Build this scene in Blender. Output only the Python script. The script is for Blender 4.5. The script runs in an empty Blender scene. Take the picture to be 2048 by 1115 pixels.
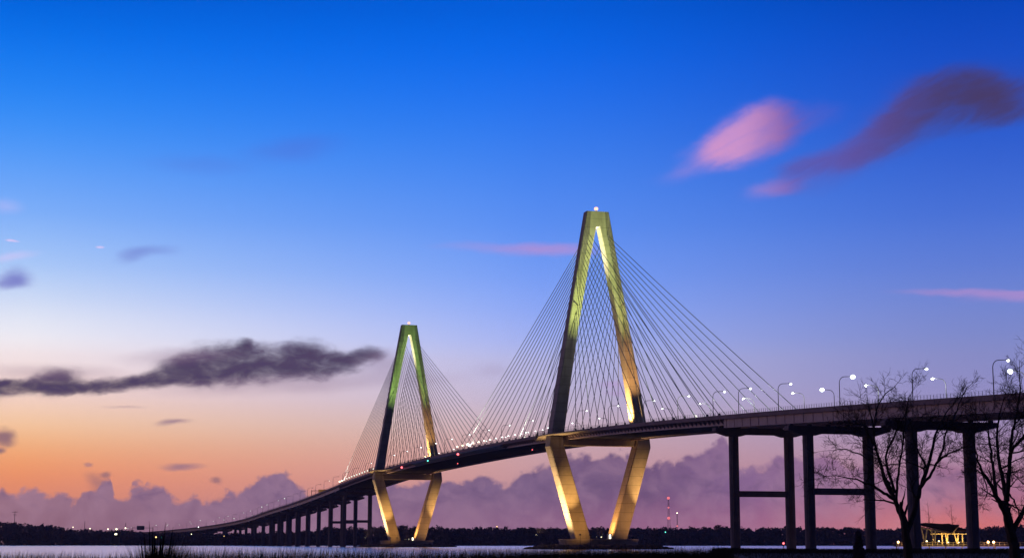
import bpy, bmesh, math, random
import numpy as np
from mathutils import Vector, Matrix
random.seed(7)
rng = np.random.default_rng(7)
R = math.radians
SC = bpy.context.scene
COL = SC.collection

# ------------------------------------------------------------------ camera
F_PX, W_PX, H_PX, HORIZON, CAM_H = 3300.0, 2048.0, 1115.0, 1085.0, 3.0
HAZE = 4.2e-5
PITCH = math.atan((HORIZON - H_PX / 2) / F_PX)
cam_d = bpy.data.cameras.new('camera')
cam_d.sensor_width = 36.0
cam_d.lens = 36.0 * F_PX / W_PX
cam_d.clip_start, cam_d.clip_end = 0.5, 30000
cam = bpy.data.objects.new('camera', cam_d)
COL.objects.link(cam)
cam.location = (0, 0, CAM_H)
cam.rotation_euler = (R(90) + PITCH, 0, 0)
SC.camera = cam


def ray(px, py):
    a, b = (px - W_PX / 2) / F_PX, (H_PX / 2 - py) / F_PX
    return Vector((a, math.cos(PITCH) - b * math.sin(PITCH), math.sin(PITCH) + b * math.cos(PITCH)))


def at(px, py, Y):
    """point of the scene seen in direction (px, py) of the photograph, Y metres ahead"""
    r = ray(px, py)
    return Vector((r.x * Y / r.y, Y, CAM_H + r.z * Y / r.y))


def azel(px, py):
    r = ray(px, py).normalized()
    return math.degrees(math.atan2(r.x, r.y)), math.degrees(math.asin(r.z))


# ------------------------------------------------------------------ render settings
SC.render.engine = 'CYCLES'
SC.view_settings.view_transform = 'Standard'
SC.view_settings.look = 'None'
SC.view_settings.exposure = 0.0
SC.view_settings.gamma = 1.0
SC.view_settings.use_curve_mapping = False
SC.cycles.max_bounces = 4
SC.cycles.diffuse_bounces = 2
SC.cycles.glossy_bounces = 2
SC.cycles.sample_clamp_indirect = 2.0
SC.cycles.use_denoising = True


def lin(c):
    return tuple((v / 255 / 12.92) if v <= 10 else ((v / 255 + 0.055) / 1.055) ** 2.4 for v in c)


# ------------------------------------------------------------------ node helpers
class X:
    """a float or vector socket with arithmetic"""
    def __init__(s, t, o): s.t, s.o = t, o
    def _m(s, op, b=None, c=None, clamp=False):
        n = s.t.nodes.new('ShaderNodeMath'); n.operation = op; n.use_clamp = clamp
        for i, v in enumerate((s, b, c)):
            if v is None: continue
            if isinstance(v, X): s.t.links.new(v.o, n.inputs[i])
            else: n.inputs[i].default_value = v
        return X(s.t, n.outputs[0])
    def __add__(s, b): return s._m('ADD', b)
    def __sub__(s, b): return s._m('SUBTRACT', b)
    def __mul__(s, b): return s._m('MULTIPLY', b)
    def max(s, b): return s._m('MAXIMUM', b)
    def min(s, b): return s._m('MINIMUM', b)
    def smooth(s, a, b, c=0.0, d=1.0):
        n = s.t.nodes.new('ShaderNodeMapRange'); n.interpolation_type = 'SMOOTHSTEP'
        s.t.links.new(s.o, n.inputs[0])
        n.inputs[1].default_value, n.inputs[2].default_value, n.inputs[3].default_value, n.inputs[4].default_value = a, b, c, d
        return X(s.t, n.outputs[0])
    def lin(s, a, b, c=0.0, d=1.0):
        n = s.t.nodes.new('ShaderNodeMapRange')
        s.t.links.new(s.o, n.inputs[0])
        for i, v in enumerate((a, b, c, d)): n.inputs[i + 1].default_value = v
        return X(s.t, n.outputs[0])
    def ramp(s, stops, interp='LINEAR'):
        n = s.t.nodes.new('ShaderNodeValToRGB'); e = n.color_ramp.elements
        n.color_ramp.interpolation = interp
        while len(e) < len(stops): e.new(0.5)
        for el, (p, c) in zip(e, stops):
            el.position = p; el.color = (*c, 1)
        s.t.links.new(s.o, n.inputs[0])
        return X(s.t, n.outputs[0])


def combine(t, a, b, c=0.0):
    n = t.nodes.new('ShaderNodeCombineXYZ')
    for i, v in enumerate((a, b, c)):
        if isinstance(v, X): t.links.new(v.o, n.inputs[i])
        else: n.inputs[i].default_value = v
    return X(t, n.outputs[0])


def noise(t, vec, scale, detail=4, rough=0.5, dist=0.0):
    n = t.nodes.new('ShaderNodeTexNoise')
    if vec is not None: t.links.new(vec.o, n.inputs['Vector'])
    n.inputs['Scale'].default_value = scale; n.inputs['Detail'].default_value = detail
    n.inputs['Roughness'].default_value = rough; n.inputs['Distortion'].default_value = dist
    return X(t, n.outputs[0])


def mix(t, f, a, b, mode='MIX'):
    n = t.nodes.new('ShaderNodeMix'); n.data_type = 'RGBA'; n.blend_type = mode
    for sock, v in ((n.inputs[0], f), (n.inputs[6], a), (n.inputs[7], b)):
        if isinstance(v, X): t.links.new(v.o, sock)
        elif isinstance(v, (int, float)): sock.default_value = v
        else: sock.default_value = (*v, 1)
    return X(t, n.outputs[2])


# ------------------------------------------------------------------ sky: afterglow gradient by direction, with clouds
world = bpy.data.worlds.new('World'); SC.world = world; world.use_nodes = True
try:
    world.cycles.sampling_method = 'MANUAL'; world.cycles.sample_map_resolution = 512
except Exception:
    pass
wt = world.node_tree; wt.nodes.clear()
tc = wt.nodes.new('ShaderNodeTexCoord')
nm = wt.nodes.new('ShaderNodeVectorMath'); nm.operation = 'NORMALIZE'
wt.links.new(tc.outputs['Generated'], nm.inputs[0])
sp = wt.nodes.new('ShaderNodeSeparateXYZ'); wt.links.new(nm.outputs[0], sp.inputs[0])
dx, dy, dz = (X(wt, sp.outputs[i]) for i in range(3))
AZ = dx._m('ARCTAN2', dy) * 57.29578
EL = dz._m('ARCSINE') * 57.29578
YS = (-400, 20, 150, 300, 450, 550, 620, 680, 720, 800, 850, 900, 950, 1000, 1085)
SKY_L = [(0, 60, 165), (0, 96, 220), (6, 120, 242), (56, 148, 252), (126, 176, 252), (170, 203, 252), (212, 224, 250), (244, 243, 251),
         (249, 236, 240), (250, 214, 204), (255, 210, 168), (255, 182, 124), (250, 152, 102), (228, 142, 115), (210, 130, 115)]
SKY_C = [(0, 55, 170), (0, 98, 226), (12, 108, 240), (56, 128, 242), (92, 146, 246), (120, 160, 250), (144, 172, 251), (168, 182, 246),
         (186, 188, 234), (200, 186, 214), (208, 182, 194), (214, 170, 174), (210, 160, 165), (195, 145, 155), (180, 130, 150)]
SKY_R = [(0, 40, 135), (2, 70, 188), (20, 78, 200), (42, 92, 208), (72, 115, 218), (98, 128, 216), (116, 136, 212), (128, 140, 206),
         (136, 142, 202), (150, 144, 198), (164, 146, 192), (174, 142, 178), (180, 132, 156), (196, 128, 138), (226, 122, 112)]
fe = EL.lin(-1, 29)


def sky_ramp(cols):
    return fe.ramp([((azel(1024, y)[1] + 1) / 30, lin(c)) for y, c in sorted(zip(YS, cols), key=lambda q: -q[0])], 'B_SPLINE')


base = mix(wt, AZ.lin(-16.5, 1), sky_ramp(SKY_L), sky_ramp(SKY_C))
base = mix(wt, AZ.smooth(-2, 17.5), base, sky_ramp(SKY_R))
# pixel-like direction units for the clouds (degrees)
P = combine(wt, AZ, EL)


def warped(freq, amp_x, amp_y, detail=4, sx=1.0):
    v = combine(wt, AZ * sx, EL)
    n1 = noise(wt, v, freq, detail, 0.55)
    v2 = combine(wt, AZ * sx + 37.3, EL + 11.7)
    n2 = noise(wt, v2, freq, detail, 0.55)
    return combine(wt, AZ + (n1 - 0.5) * amp_x, EL + (n2 - 0.5) * amp_y)


def blob(vec, px, py, rx, ry, rot=0.0, a=1.25, b=0.35, w=1.0):
    az, el = azel(px, py)
    k = 57.29578 / F_PX
    # dot products instead of a Mapping node keep the shader's stack small
    ca, sa = math.cos(R(rot)), math.sin(R(rot))

    def dot(ax, ay):
        n = wt.nodes.new('ShaderNodeVectorMath'); n.operation = 'DOT_PRODUCT'
        wt.links.new(vec.o, n.inputs[0]); n.inputs[1].default_value = (ax, ay, 0)
        return X(wt, n.outputs['Value']) - (az * ax + el * ay)
    u_ = dot(ca / (rx * k), sa / (rx * k)); v_ = dot(-sa / (ry * k), ca / (ry * k))
    rr_ = (u_ * u_ + v_ * v_)._m('SQRT')
    return rr_.smooth(b, a, 1.0 - w, 1.0)


def union(vec, bl):
    """1 minus the product of what each blob lets through"""
    m = None
    for q in bl:
        w = 1.0
        if isinstance(q[-1], tuple): w = q[-1][0]; q = q[:-1]
        v = blob(vec, *q, w=w)
        m = v if m is None else m * v
    return m._m('MULTIPLY_ADD', -1.0, 1.0)


soft = warped(1.3, 0.75, 0.42, 7, 0.45)
fine = warped(1.7, 0.55, 0.42, 6, 0.6)
def fibres(rot, sx, sy, freq):
    """streaky density along the wind"""
    n_ = wt.nodes.new('ShaderNodeMapping'); n_.vector_type = 'TEXTURE'
    wt.links.new(combine(wt, AZ, EL).o, n_.inputs[0])
    n_.inputs[2].default_value = (0, 0, R(rot)); n_.inputs[3].default_value = (sx, sy, 1)
    return noise(wt, X(wt, n_.outputs[0]), freq, 7, 0.62, 0.5)


fib = fibres(24, 3.0, 0.8, 1.6)
lump = fibres(4, 1.6, 0.8, 1.9)
S_ = (1.75, 0.05)
D_ = (1.5, 0.2)
# dark lenticular cloud on the left
m = union(fine, [(560, 734, 140, 32, 2, *D_), (430, 742, 110, 34, 2, *D_), (480, 716, 110, 34, -3, *D_), (610, 706, 62, 30, 0, *D_), (670, 726, 80, 24, 8, *D_), (728, 710, 46, 16, 12, *D_), (370, 738, 60, 30, 0, *D_),
                 (330, 756, 80, 19, 6, *D_), (250, 766, 90, 16, 6, *D_), (112, 762, 52, 30, 8, *D_), (150, 774, 90, 15, 0, *D_), (60, 772, 70, 16, 0, *D_), (0, 774, 60, 16, 0, *D_),
                 (-120, 780, 130, 22, 0, *D_), (492, 694, 20, 16, 0, *D_)])
m = (m + (lump - 0.5) * 1.0 * m.smooth(0.02, 0.5)).smooth(0.05, 1.15)
base = mix(wt, m * 1.0, base, mix(wt, lump.smooth(0.3, 0.75), lin((64, 54, 84)), lin((84, 69, 102))))
m = union(soft, [(100, 745, 110, 14, 0, *S_, (0.35,)), (360, 712, 90, 14, 4, *S_, (0.35,)), (600, 768, 240, 16, 3, *S_, (0.35,)), (770, 728, 50, 24, 5, *S_, (0.4,)),
                 (345, 846, 26, 5, 6, *S_, (0.7,)), (362, 932, 32, 5, 0, *S_, (0.7,)), (175, 926, 10, 4, 0, (0.5,)), (250, 812, 30, 3, 0, *S_, (0.3,)),
                 (985, 740, 34, 14, 0, *S_, (0.16,))])
base = mix(wt, m, base, lin((140, 110, 140)))
m = union(fine, [(8, 874, 22, 16, 0, *D_), (-6, 900, 14, 8, 0, *D_), (436, 960, 11, 8, 0, *D_, (0.8,)), (212, 950, 10, 8, 0, *D_, (0.8,)), (196, 968, 22, 14, -40, *S_, (0.6,))])
base = mix(wt, m * 0.9, base, lin((140, 104, 120)))
m = union(soft, [(34, 556, 26, 16, 0, *S_, (0.9,)), (20, 566, 30, 9, 10, *S_, (0.8,)), (268, 508, 30, 12, 12, *S_, (0.5,)), (310, 500, 40, 9, 0, *S_, (0.35,)),
                 (590, 298, 80, 22, 8, *S_, (0.3,)), (400, 330, 90, 16, 0, *S_, (0.18,))])
base = mix(wt, m * 0.75, base, lin((92, 84, 188)))
m = union(soft, [(24, 482, 14, 3, 0), (198, 492, 10, 3, 0), (20, 515, 40, 8, 10, *S_, (0.5,)), (10, 412, 30, 12, 0, *S_, (0.3,))])
base = mix(wt, m * 0.7, base, lin((232, 206, 250)))
# pink cloud and the dark one beside it, upper right
m = union(soft, [(1492, 272, 66, 44, 24, *S_), (1530, 244, 50, 34, 30, *S_), (1455, 292, 52, 32, 18, *S_), (1400, 336, 80, 18, 14, *S_, (0.32,)), (1560, 258, 46, 36, 26, *S_, (0.85,)),
                 (1630, 240, 60, 20, 14, *S_, (0.35,)), (1560, 374, 60, 18, 10, *S_, (0.7,)), (1420, 300, 60, 20, 12, *S_, (0.35,)), (1600, 222, 60, 18, 10, *S_, (0.2,))])
m = (m + (fib - 0.5) * 0.9 * m.smooth(0.0, 0.6)).smooth(0.0, 1.25)
base = mix(wt, m * 1.0, base, mix(wt, AZ.smooth(azel(1455, 0)[0], azel(1600, 0)[0]), lin((214, 152, 204)), lin((132, 94, 168))))
m = union(soft, [(1590, 340, 50, 22, 16, *S_, (0.6,)), (1640, 328, 56, 24, 14, *S_, (0.7,)), (1700, 306, 60, 24, 22, *S_, (0.9,)), (1745, 284, 56, 26, 34, *S_), (1785, 254, 60, 32, 36, *S_), (1830, 222, 64, 36, 30, *S_),
                 (1885, 194, 74, 38, 18, *S_), (1945, 186, 64, 40, -4, *S_), (1992, 202, 50, 38, -20, *S_), (2050, 188, 70, 46, 0, *S_, (0.55,)), (1960, 236, 80, 24, 12, *S_, (0.6,)), (1850, 262, 110, 24, 26, *S_, (0.4,)),
                 (1760, 225, 90, 26, 34, *S_, (0.3,)), (1690, 345, 110, 22, 20, *S_, (0.35,)), (1900, 150, 110, 24, 6, *S_, (0.3,))])
m = (m + (fib - 0.5) * 0.8 * m.smooth(0.0, 0.6)).smooth(0.0, 1.2)
base = mix(wt, m * 1.0, base, mix(wt, AZ.smooth(azel(1620, 0)[0], azel(1930, 0)[0]), lin((100, 84, 164)), lin((72, 60, 104))))
m = union(soft, [(1080, 498, 90, 11, 0, *S_), (1140, 502, 50, 10, 0, *S_, (0.6,)), (960, 492, 80, 8, 0, *S_, (0.3,)), (1960, 585, 120, 7, -3, *S_, (0.9,)), (2100, 588, 120, 10, 0, *S_),
                 (1225, 770, 30, 6, 0, *S_, (0.6,)), (1240, 784, 26, 6, 0, *S_, (0.5,))])
m = (m + (fibres(0, 4.0, 0.7, 1.8) - 0.5) * 0.8 * m.smooth(0.0, 0.5)).max(0.0)
base = mix(wt, m * 0.6, base, lin((190, 146, 208)))
# cumulus bank along the horizon
PROF = [(-600, 985), (-60, 980), (0, 974), (25, 985), (55, 968), (78, 972), (98, 984), (130, 988), (158, 990), (166, 976), (190, 973), (205, 955), (216, 950), (226, 966),
        (236, 988), (262, 974), (272, 966), (300, 968), (328, 962), (336, 976), (348, 990), (372, 990), (388, 979), (404, 986), (440, 986), (474, 981), (486, 965),
        (515, 950), (545, 940), (560, 930), (580, 940), (605, 972), (640, 990), (690, 975), (760, 960), (880, 956), (905, 948), (932, 952), (962, 936), (1000, 960),
        (1040, 940), (1080, 926), (1120, 908), (1160, 902), (1200, 908), (1260, 902), (1300, 920), (1340, 916), (1380, 908), (1412, 884), (1440, 874), (1462, 892),
        (1484, 926), (1505, 930), (1560, 908), (1620, 902), (1700, 925), (1800, 930), (1900, 925), (2048, 930), (2600, 950)]
fc = wt.nodes.new('ShaderNodeFloatCurve')
pts = [((azel(x, y)[0] + 18.5) / 37, azel(x, y)[1] / 10) for x, y in PROF if -10 <= x <= 2050]
cu = fc.mapping.curves[0]
cu.points[0].location = (0.0, pts[0][1]); cu.points[1].location = (1.0, pts[-1][1])
for q in pts: cu.points.new(*q)
fc.mapping.update()
wt.links.new(AZ.lin(-18.5, 18.5).o, fc.inputs['Value'])
prof = X(wt, fc.outputs[0]) * 10
nb = noise(wt, P, 1.6, 6, 0.6, 0.6)
nb2 = noise(wt, P, 4.2, 5, 0.62, 0.4)
def billow(scale):
    n_ = wt.nodes.new('ShaderNodeTexVoronoi'); n_.feature = 'SMOOTH_F1'; n_.inputs['Scale'].default_value = scale; n_.inputs['Smoothness'].default_value = 0.25
    wt.links.new(combine(wt, AZ + (nb2 - 0.5) * 0.25, EL + (nb2 - 0.5) * 0.25).o, n_.inputs['Vector'])
    return X(wt, n_.outputs['Distance'])


edge = prof + (nb - 0.5) * 0.55 + (nb2 - 0.5) * 0.22 + (billow(1.5) - 0.4) * -0.42 + (billow(3.7) - 0.4) * -0.20 - EL
bank = edge.smooth(-0.07, 0.20)
fa = AZ.lin(azel(0, 1000)[0], azel(2048, 1000)[0])
bank_hi = fa.ramp([(0, lin((162, 122, 142))), (0.25, lin((138, 108, 140))), (0.5, lin((124, 98, 136))), (0.63, lin((112, 84, 124))), (0.74, lin((134, 100, 146))), (0.86, lin((160, 116, 150))), (1, lin((166, 112, 144)))])
bank_lo = fa.ramp([(0, lin((146, 104, 122))), (0.25, lin((140, 104, 132))), (0.5, lin((144, 102, 136))), (0.64, lin((150, 96, 134))), (0.74, lin((164, 104, 140))), (0.83, lin((190, 118, 138))), (0.92, lin((226, 124, 120))), (1, lin((216, 112, 114)))])
bankc = mix(wt, EL.smooth(0.3, 2.0), bank_lo, bank_hi)
bankc = mix(wt, noise(wt, P, 0.9, 6, 0.62, 0.5).smooth(0.35, 0.7) * 0.28, bankc, lin((190, 150, 174)))
bankc = mix(wt, noise(wt, combine(wt, AZ + 9.0, EL * 1.6), 1.3, 6, 0.6, 0.5).smooth(0.45, 0.75) * EL.smooth(0.6, 1.8) * 0.6, bankc, lin((104, 80, 120)))
base = mix(wt, bank * AZ.lin(4, 18, 0.97, 0.86), base, bankc)
# the sky away from the afterglow: dim towards the zenith and the east behind the camera
absaz = AZ._m('ABSOLUTE')
dim = absaz.smooth(24, 140).lin(0, 1, 1.0, 0.175) * EL.smooth(19, 70).lin(0, 1, 1.0, 0.34)
bg = wt.nodes.new('ShaderNodeBackground')
below = EL.smooth(-4, -0.5)
col = mix(wt, absaz.smooth(30, 110), base, mix(wt, 0.6, base, lin((70, 84, 170))))
wt.links.new(mix(wt, below, (0.02, 0.02, 0.03), col).o, bg.inputs[0])
wt.links.new(dim.o, bg.inputs[1])
wo = wt.nodes.new('ShaderNodeOutputWorld'); wt.links.new(bg.outputs[0], wo.inputs[0])

# last glow of the sun that has just gone down, low on the left
sd = bpy.data.lights.new('sun', 'SUN'); sd.energy = 0.3; sd.angle = R(20); sd.color = (1.0, 0.46, 0.34)
sun = bpy.data.objects.new('sun', sd); COL.objects.link(sun)
sun.rotation_euler = Vector((math.sin(R(-62)) * -1, -math.cos(R(-62)), -0.08)).to_track_quat('-Z', 'Y').to_euler()


# ------------------------------------------------------------------ materials
def mat(name, color, rough=0.8, metal=0.0, var=0.25, nscale=0.3, bump=0.0, bscale=2.0, emit=None, estr=0.0, spec=0.3, bands=None, stain=None):
    m = bpy.data.materials.new(name); m.use_nodes = True
    t = m.node_tree; b = t.nodes['Principled BSDF']
    b.inputs['Roughness'].default_value = rough; b.inputs['Metallic'].default_value = metal
    b.inputs['Specular IOR Level'].default_value = spec
    c = t.nodes.new('ShaderNodeTexCoord'); v = X(t, c.outputs['Object'])
    n1 = noise(t, v, nscale, 6, 0.6)
    col = mix(t, n1.smooth(0.25, 0.75), tuple(q * (1 - var) for q in color), tuple(min(1, q * (1 + var)) for q in color))
    if stain:   # rain streaks running down
        mp = t.nodes.new('ShaderNodeMapping'); mp.inputs[3].default_value = (1, 1, 0.06)
        t.links.new(v.o, mp.inputs[0])
        st = noise(t, X(t, mp.outputs[0]), stain, 4, 0.6).smooth(0.5, 0.75)
        col = mix(t, st * 0.6, col, tuple(q * 0.55 for q in color))
    if bands:   # casting joints
        s = t.nodes.new('ShaderNodeSeparateXYZ'); t.links.new(v.o, s.inputs[0])
        fr = (X(t, s.outputs[2]) * (1 / bands))._m('FRACT')
        ln = (fr - 0.5)._m('ABSOLUTE').smooth(0.455, 0.495)
        col = mix(t, ln * 0.65, col, tuple(q * 0.4 for q in color))
    t.links.new(col.o, b.inputs['Base Color'])
    if bump:
        bp = t.nodes.new('ShaderNodeBump'); bp.inputs['Strength'].default_value = bump
        bp.inputs['Distance'].default_value = 0.1
        t.links.new(noise(t, v, bscale, 5, 0.6).o, bp.inputs['Height'])
        t.links.new(bp.outputs[0], b.inputs['Normal'])
    if emit:
        b.inputs['Emission Color'].default_value = (*emit, 1); b.inputs['Emission Strength'].default_value = estr
        try: m.cycles.emission_sampling = 'NONE'
        except Exception: pass
    return m


M = dict(
    concrete=mat('tower_concrete', (0.285, 0.25, 0.215), 0.85, var=0.22, nscale=0.10, bump=0.3, bscale=0.6, bands=4.6, stain=0.5),
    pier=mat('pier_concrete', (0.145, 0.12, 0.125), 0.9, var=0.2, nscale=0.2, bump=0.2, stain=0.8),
    deck=mat('deck_concrete', (0.22, 0.17, 0.17), 0.9, var=0.2, nscale=0.15),
    girder=mat('girder_paint', (0.34, 0.26, 0.28), 0.6, var=0.15, nscale=0.2, stain=0.8),
    steel=mat('dark_steel', (0.07, 0.065, 0.07), 0.55, var=0.2),
    asphalt=mat('asphalt', (0.05, 0.05, 0.05), 0.95),
    cable=mat('cable_sheath', (0.10, 0.11, 0.13), 0.5, var=0.1),
    pole=mat('galvanised_pole', (0.17, 0.17, 0.18), 0.5, metal=0.3, var=0.1),
    bark=mat('bark', (0.05, 0.038, 0.03), 0.95, var=0.3, nscale=2.0, bump=0.5, bscale=6),
    twig=mat('twig', (0.05, 0.036, 0.032), 0.95, var=0.2),
    mud=mat('mud', (0.022, 0.019, 0.016), 0.9, var=0.4, nscale=0.05, bump=0.4, bscale=0.5),
    grass=mat('marsh_grass', (0.03, 0.03, 0.02), 0.95, var=0.4, nscale=0.3, spec=0.0),
    leaf=mat('leafage', (0.11, 0.085, 0.10), 0.95, var=0.4, nscale=0.02, spec=0.0),
    rock=mat('rock', (0.09, 0.08, 0.075), 0.95, var=0.4, nscale=0.3, bump=0.6, bscale=0.8),
    roof=mat('dark_roof', (0.05, 0.028, 0.022), 0.95, var=0.2, spec=0.0),
    timber=mat('painted_timber', (0.62, 0.48, 0.28), 0.7, var=0.1, nscale=1.0),
    plank=mat('pier_boards', (0.22, 0.16, 0.12), 0.85, var=0.3, nscale=0.6),
    signgreen=mat('sign_green', (0.02, 0.10, 0.07), 0.5, var=0.05),
    signlit=mat('sign_amber_light', (0.5, 0.26, 0.06), 0.5, var=0.1, emit=(1.0, 0.45, 0.08), estr=0.18),  # dark panels: the sign lamps' amber light is put into colour and glow
    white=mat('white_paint', (0.75, 0.75, 0.75), 0.5, var=0.05),
    truck=mat('truck_paint', (0.06, 0.075, 0.07), 0.5, var=0.1),
    rubber=mat('rubber', (0.02, 0.02, 0.02), 0.9),
    glass=mat('dark_glass', (0.02, 0.025, 0.03), 0.1, var=0.0),
    l_white=mat('lamp_white', (0.9, 0.9, 0.9), 0.4, emit=(0.93, 1.0, 0.97), estr=4.5),
    l_cool=mat('lamp_cool', (0.9, 0.9, 0.9), 0.4, emit=(0.86, 1.0, 0.96), estr=6),
    l_warm=mat('lamp_warm', (0.9, 0.8, 0.6), 0.4, emit=(1.0, 0.92, 0.6), estr=4.5),
    l_mast=mat('lamp_soft_red', (0.8, 0.3, 0.3), 0.4, emit=(1.0, 0.2, 0.22), estr=1.1),
    l_far=mat('lamp_pale_green', (0.8, 0.9, 0.8), 0.4, emit=(0.8, 1.0, 0.82), estr=3),
    l_off=mat('lamp_unlit', (0.4, 0.4, 0.4), 0.4),
    l_amber=mat('lamp_amber', (0.9, 0.6, 0.3), 0.4, emit=(1.0, 0.62, 0.22), estr=4),
    l_red=mat('lamp_red', (0.8, 0.1, 0.1), 0.4, emit=(1.0, 0.12, 0.14), estr=4),
    l_pink=mat('lamp_pink', (0.9, 0.5, 0.5), 0.4, emit=(1.0, 0.5, 0.36), estr=1.8),
    l_green=mat('lamp_green', (0.1, 0.8, 0.6), 0.4, emit=(0.15, 1.0, 0.75), estr=2.5),
)
# river water, smoothed by a long exposure
wm = bpy.data.materials.new('river_water'); wm.use_nodes = True
t = wm.node_tree; b = t.nodes['Principled BSDF']
b.inputs['Base Color'].default_value = (0.03, 0.04, 0.06, 1); b.inputs['Roughness'].default_value = 0.27
b.inputs['IOR'].default_value = 1.33
c = t.nodes.new('ShaderNodeTexCoord')
mp = t.nodes.new('ShaderNodeMapping'); mp.inputs[3].default_value = (0.25, 0.06, 1)
t.links.new(c.outputs['Object'], mp.inputs[0])
bp = t.nodes.new('ShaderNodeBump'); bp.inputs['Strength'].default_value = 0.25; bp.inputs['Distance'].default_value = 1.0
t.links.new(noise(t, X(t, mp.outputs[0]), 1.0, 6, 0.65).o, bp.inputs['Height'])
t.links.new(bp.outputs[0], b.inputs['Normal'])
gl = t.nodes.new('ShaderNodeBsdfGlossy'); gl.inputs['Color'].default_value = (0.96, 0.95, 0.98, 1); gl.inputs['Roughness'].default_value = 0.19
t.links.new(bp.outputs[0], gl.inputs['Normal'])
fr = t.nodes.new('ShaderNodeLayerWeight'); fr.inputs['Blend'].default_value = 0.5
ms_ = t.nodes.new('ShaderNodeMixShader')
fc_ = X(t, fr.outputs['Facing']).smooth(0.5, 0.97)
t.links.new(fc_.o, ms_.inputs[0]); t.links.new(b.outputs[0], ms_.inputs[1]); t.links.new(gl.outputs[0], ms_.inputs[2])
t.links.new(ms_.outputs[0], t.nodes['Material Output'].inputs['Surface'])
M['water'] = wm


# ------------------------------------------------------------------ mesh helpers
class MB:
    def __init__(s): s.v, s.f = [], []
    def quadstrip(s, rings, closed=True, cap=True):
        n = len(rings[0]); o = len(s.v)
        for r in rings: s.v += [tuple(p) for p in r]
        for i in range(len(rings) - 1):
            for k in range(n if closed else n - 1):
                a, b_ = o + i * n + k, o + i * n + (k + 1) % n
                s.f.append((a, b_, b_ + n, a + n))
        if cap and closed:
            s.f.append(tuple(o + k for k in range(n - 1, -1, -1)))
            s.f.append(tuple(o + (len(rings) - 1) * n + k for k in range(n)))
        return s
    def box(s, c, d, rz=0.0, ry=0.0):
        m = Matrix.Rotation(rz, 3, 'Z') @ Matrix.Rotation(ry, 3, 'Y')
        c = Vector(c)
        def P(x, y, z): return c + m @ Vector((x * d[0] / 2, y * d[1] / 2, z * d[2] / 2))
        return s.quadstrip([[P(-1, -1, z), P(1, -1, z), P(1, 1, z), P(-1, 1, z)] for z in (-1, 1)])
    def tube(s, pts, rads, n=6, cap=True):
        pts = [Vector(p) for p in pts]; rings = []
        ref = Vector((0.13, 0.31, 0.94)) if abs((pts[-1] - pts[0]).normalized().z) < 0.8 else Vector((1, 0.2, 0))
        for i, p in enumerate(pts):
            d = (pts[min(i + 1, len(pts) - 1)] - pts[max(i - 1, 0)]).normalized()
            u = d.cross(ref).normalized(); w = d.cross(u)
            r = rads[i] if isinstance(rads, (list, tuple)) else rads
            rings.append([p + (u * math.cos(a) + w * math.sin(a)) * r for a in (2 * math.pi * k / n for k in range(n))])
        return s.quadstrip(rings, True, cap)
    def cyl(s, p, r, h, n=16, r2=None):
        p = Vector(p); r2 = r if r2 is None else r2
        return s.quadstrip([[p + Vector((rr * math.cos(2 * math.pi * k / n), rr * math.sin(2 * math.pi * k / n), z)) for k in range(n)] for rr, z in ((r, 0), (r2, h))])
    def ball(s, p, r, n=10, m=6, sz=1.0):
        p = Vector(p)
        return s.quadstrip([[p + Vector((r * math.sin(t_) * math.cos(2 * math.pi * k / n), r * math.sin(t_) * math.sin(2 * math.pi * k / n), -r * sz * math.cos(t_))) for k in range(n)]
                            for t_ in (math.pi * (0.06 + 0.88 * i / m) for i in range(m + 1))])
    def prism(s, outline, d0, d1, fn):
        """outline [(a,b)] swept from d0 to d1; fn(a,b,d) -> point"""
        return s.quadstrip([[fn(a, b_, d) for a, b_ in outline] for d in (d0, d1)])
    def mesh(s, name):
        me = bpy.data.meshes.new(name); me.from_pydata([tuple(v) for v in s.v], [], s.f); me.update()
        bm = bmesh.new(); bm.from_mesh(me); bmesh.ops.recalc_face_normals(bm, faces=bm.faces); bm.to_mesh(me); bm.free()
        return me
    def build(s, name, m, parent=None, loc=None, smooth=False):
        me = s.mesh(name); me.materials.append(m)
        if smooth:
            for p in me.polygons: p.use_smooth = True
        return put(name, me, parent, loc)


def put(name, me, parent=None, loc=None, rot=None):
    o = bpy.data.objects.new(name, me); COL.objects.link(o)
    if parent: o.parent = parent
    if loc is not None: o.location = loc
    if rot is not None: o.rotation_euler = rot
    return o


def thing(name, label, cat, loc=(0, 0, 0), rz=0.0, group=None):
    o = bpy.data.objects.new(name, None); COL.objects.link(o)
    o.empty_display_size = 1
    o.location = loc; o.rotation_euler = (0, 0, rz)
    o['label'] = label; o['category'] = cat
    if group: o['group'] = group
    return o


def tag(o, label, cat, group=None):
    o['label'] = label; o['category'] = cat
    if group: o['group'] = group
    return o


def dup(root, loc, rz, label, group=None):
    r = root.copy(); COL.objects.link(r); r.location = loc; r.rotation_euler = (0, 0, rz)
    r['label'] = label
    if group: r['group'] = group
    for ch in list(root.children):
        c = ch.copy(); COL.objects.link(c); c.parent = r
        for g in list(ch.children):
            d = g.copy(); COL.objects.link(d); d.parent = c
    return r


def struct(o, kind='structure'):
    o['kind'] = kind; return o


def spot(parent, loc, target, color, power, angle=40, blend=1.0, radius=0.4):
    """the lamp inside a floodlight, aimed in the thing's own space"""
    l = bpy.data.lights.new('flood_lamp', 'SPOT'); l.color = color; l.energy = power
    l.spot_size = R(angle); l.spot_blend = blend; l.shadow_soft_size = radius
    o = bpy.data.objects.new('flood_lamp', l); COL.objects.link(o); o.parent = parent
    o.location = loc
    o.rotation_euler = (Vector(target) - Vector(loc)).to_track_quat('-Z', 'Y').to_euler()
    return o


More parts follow.
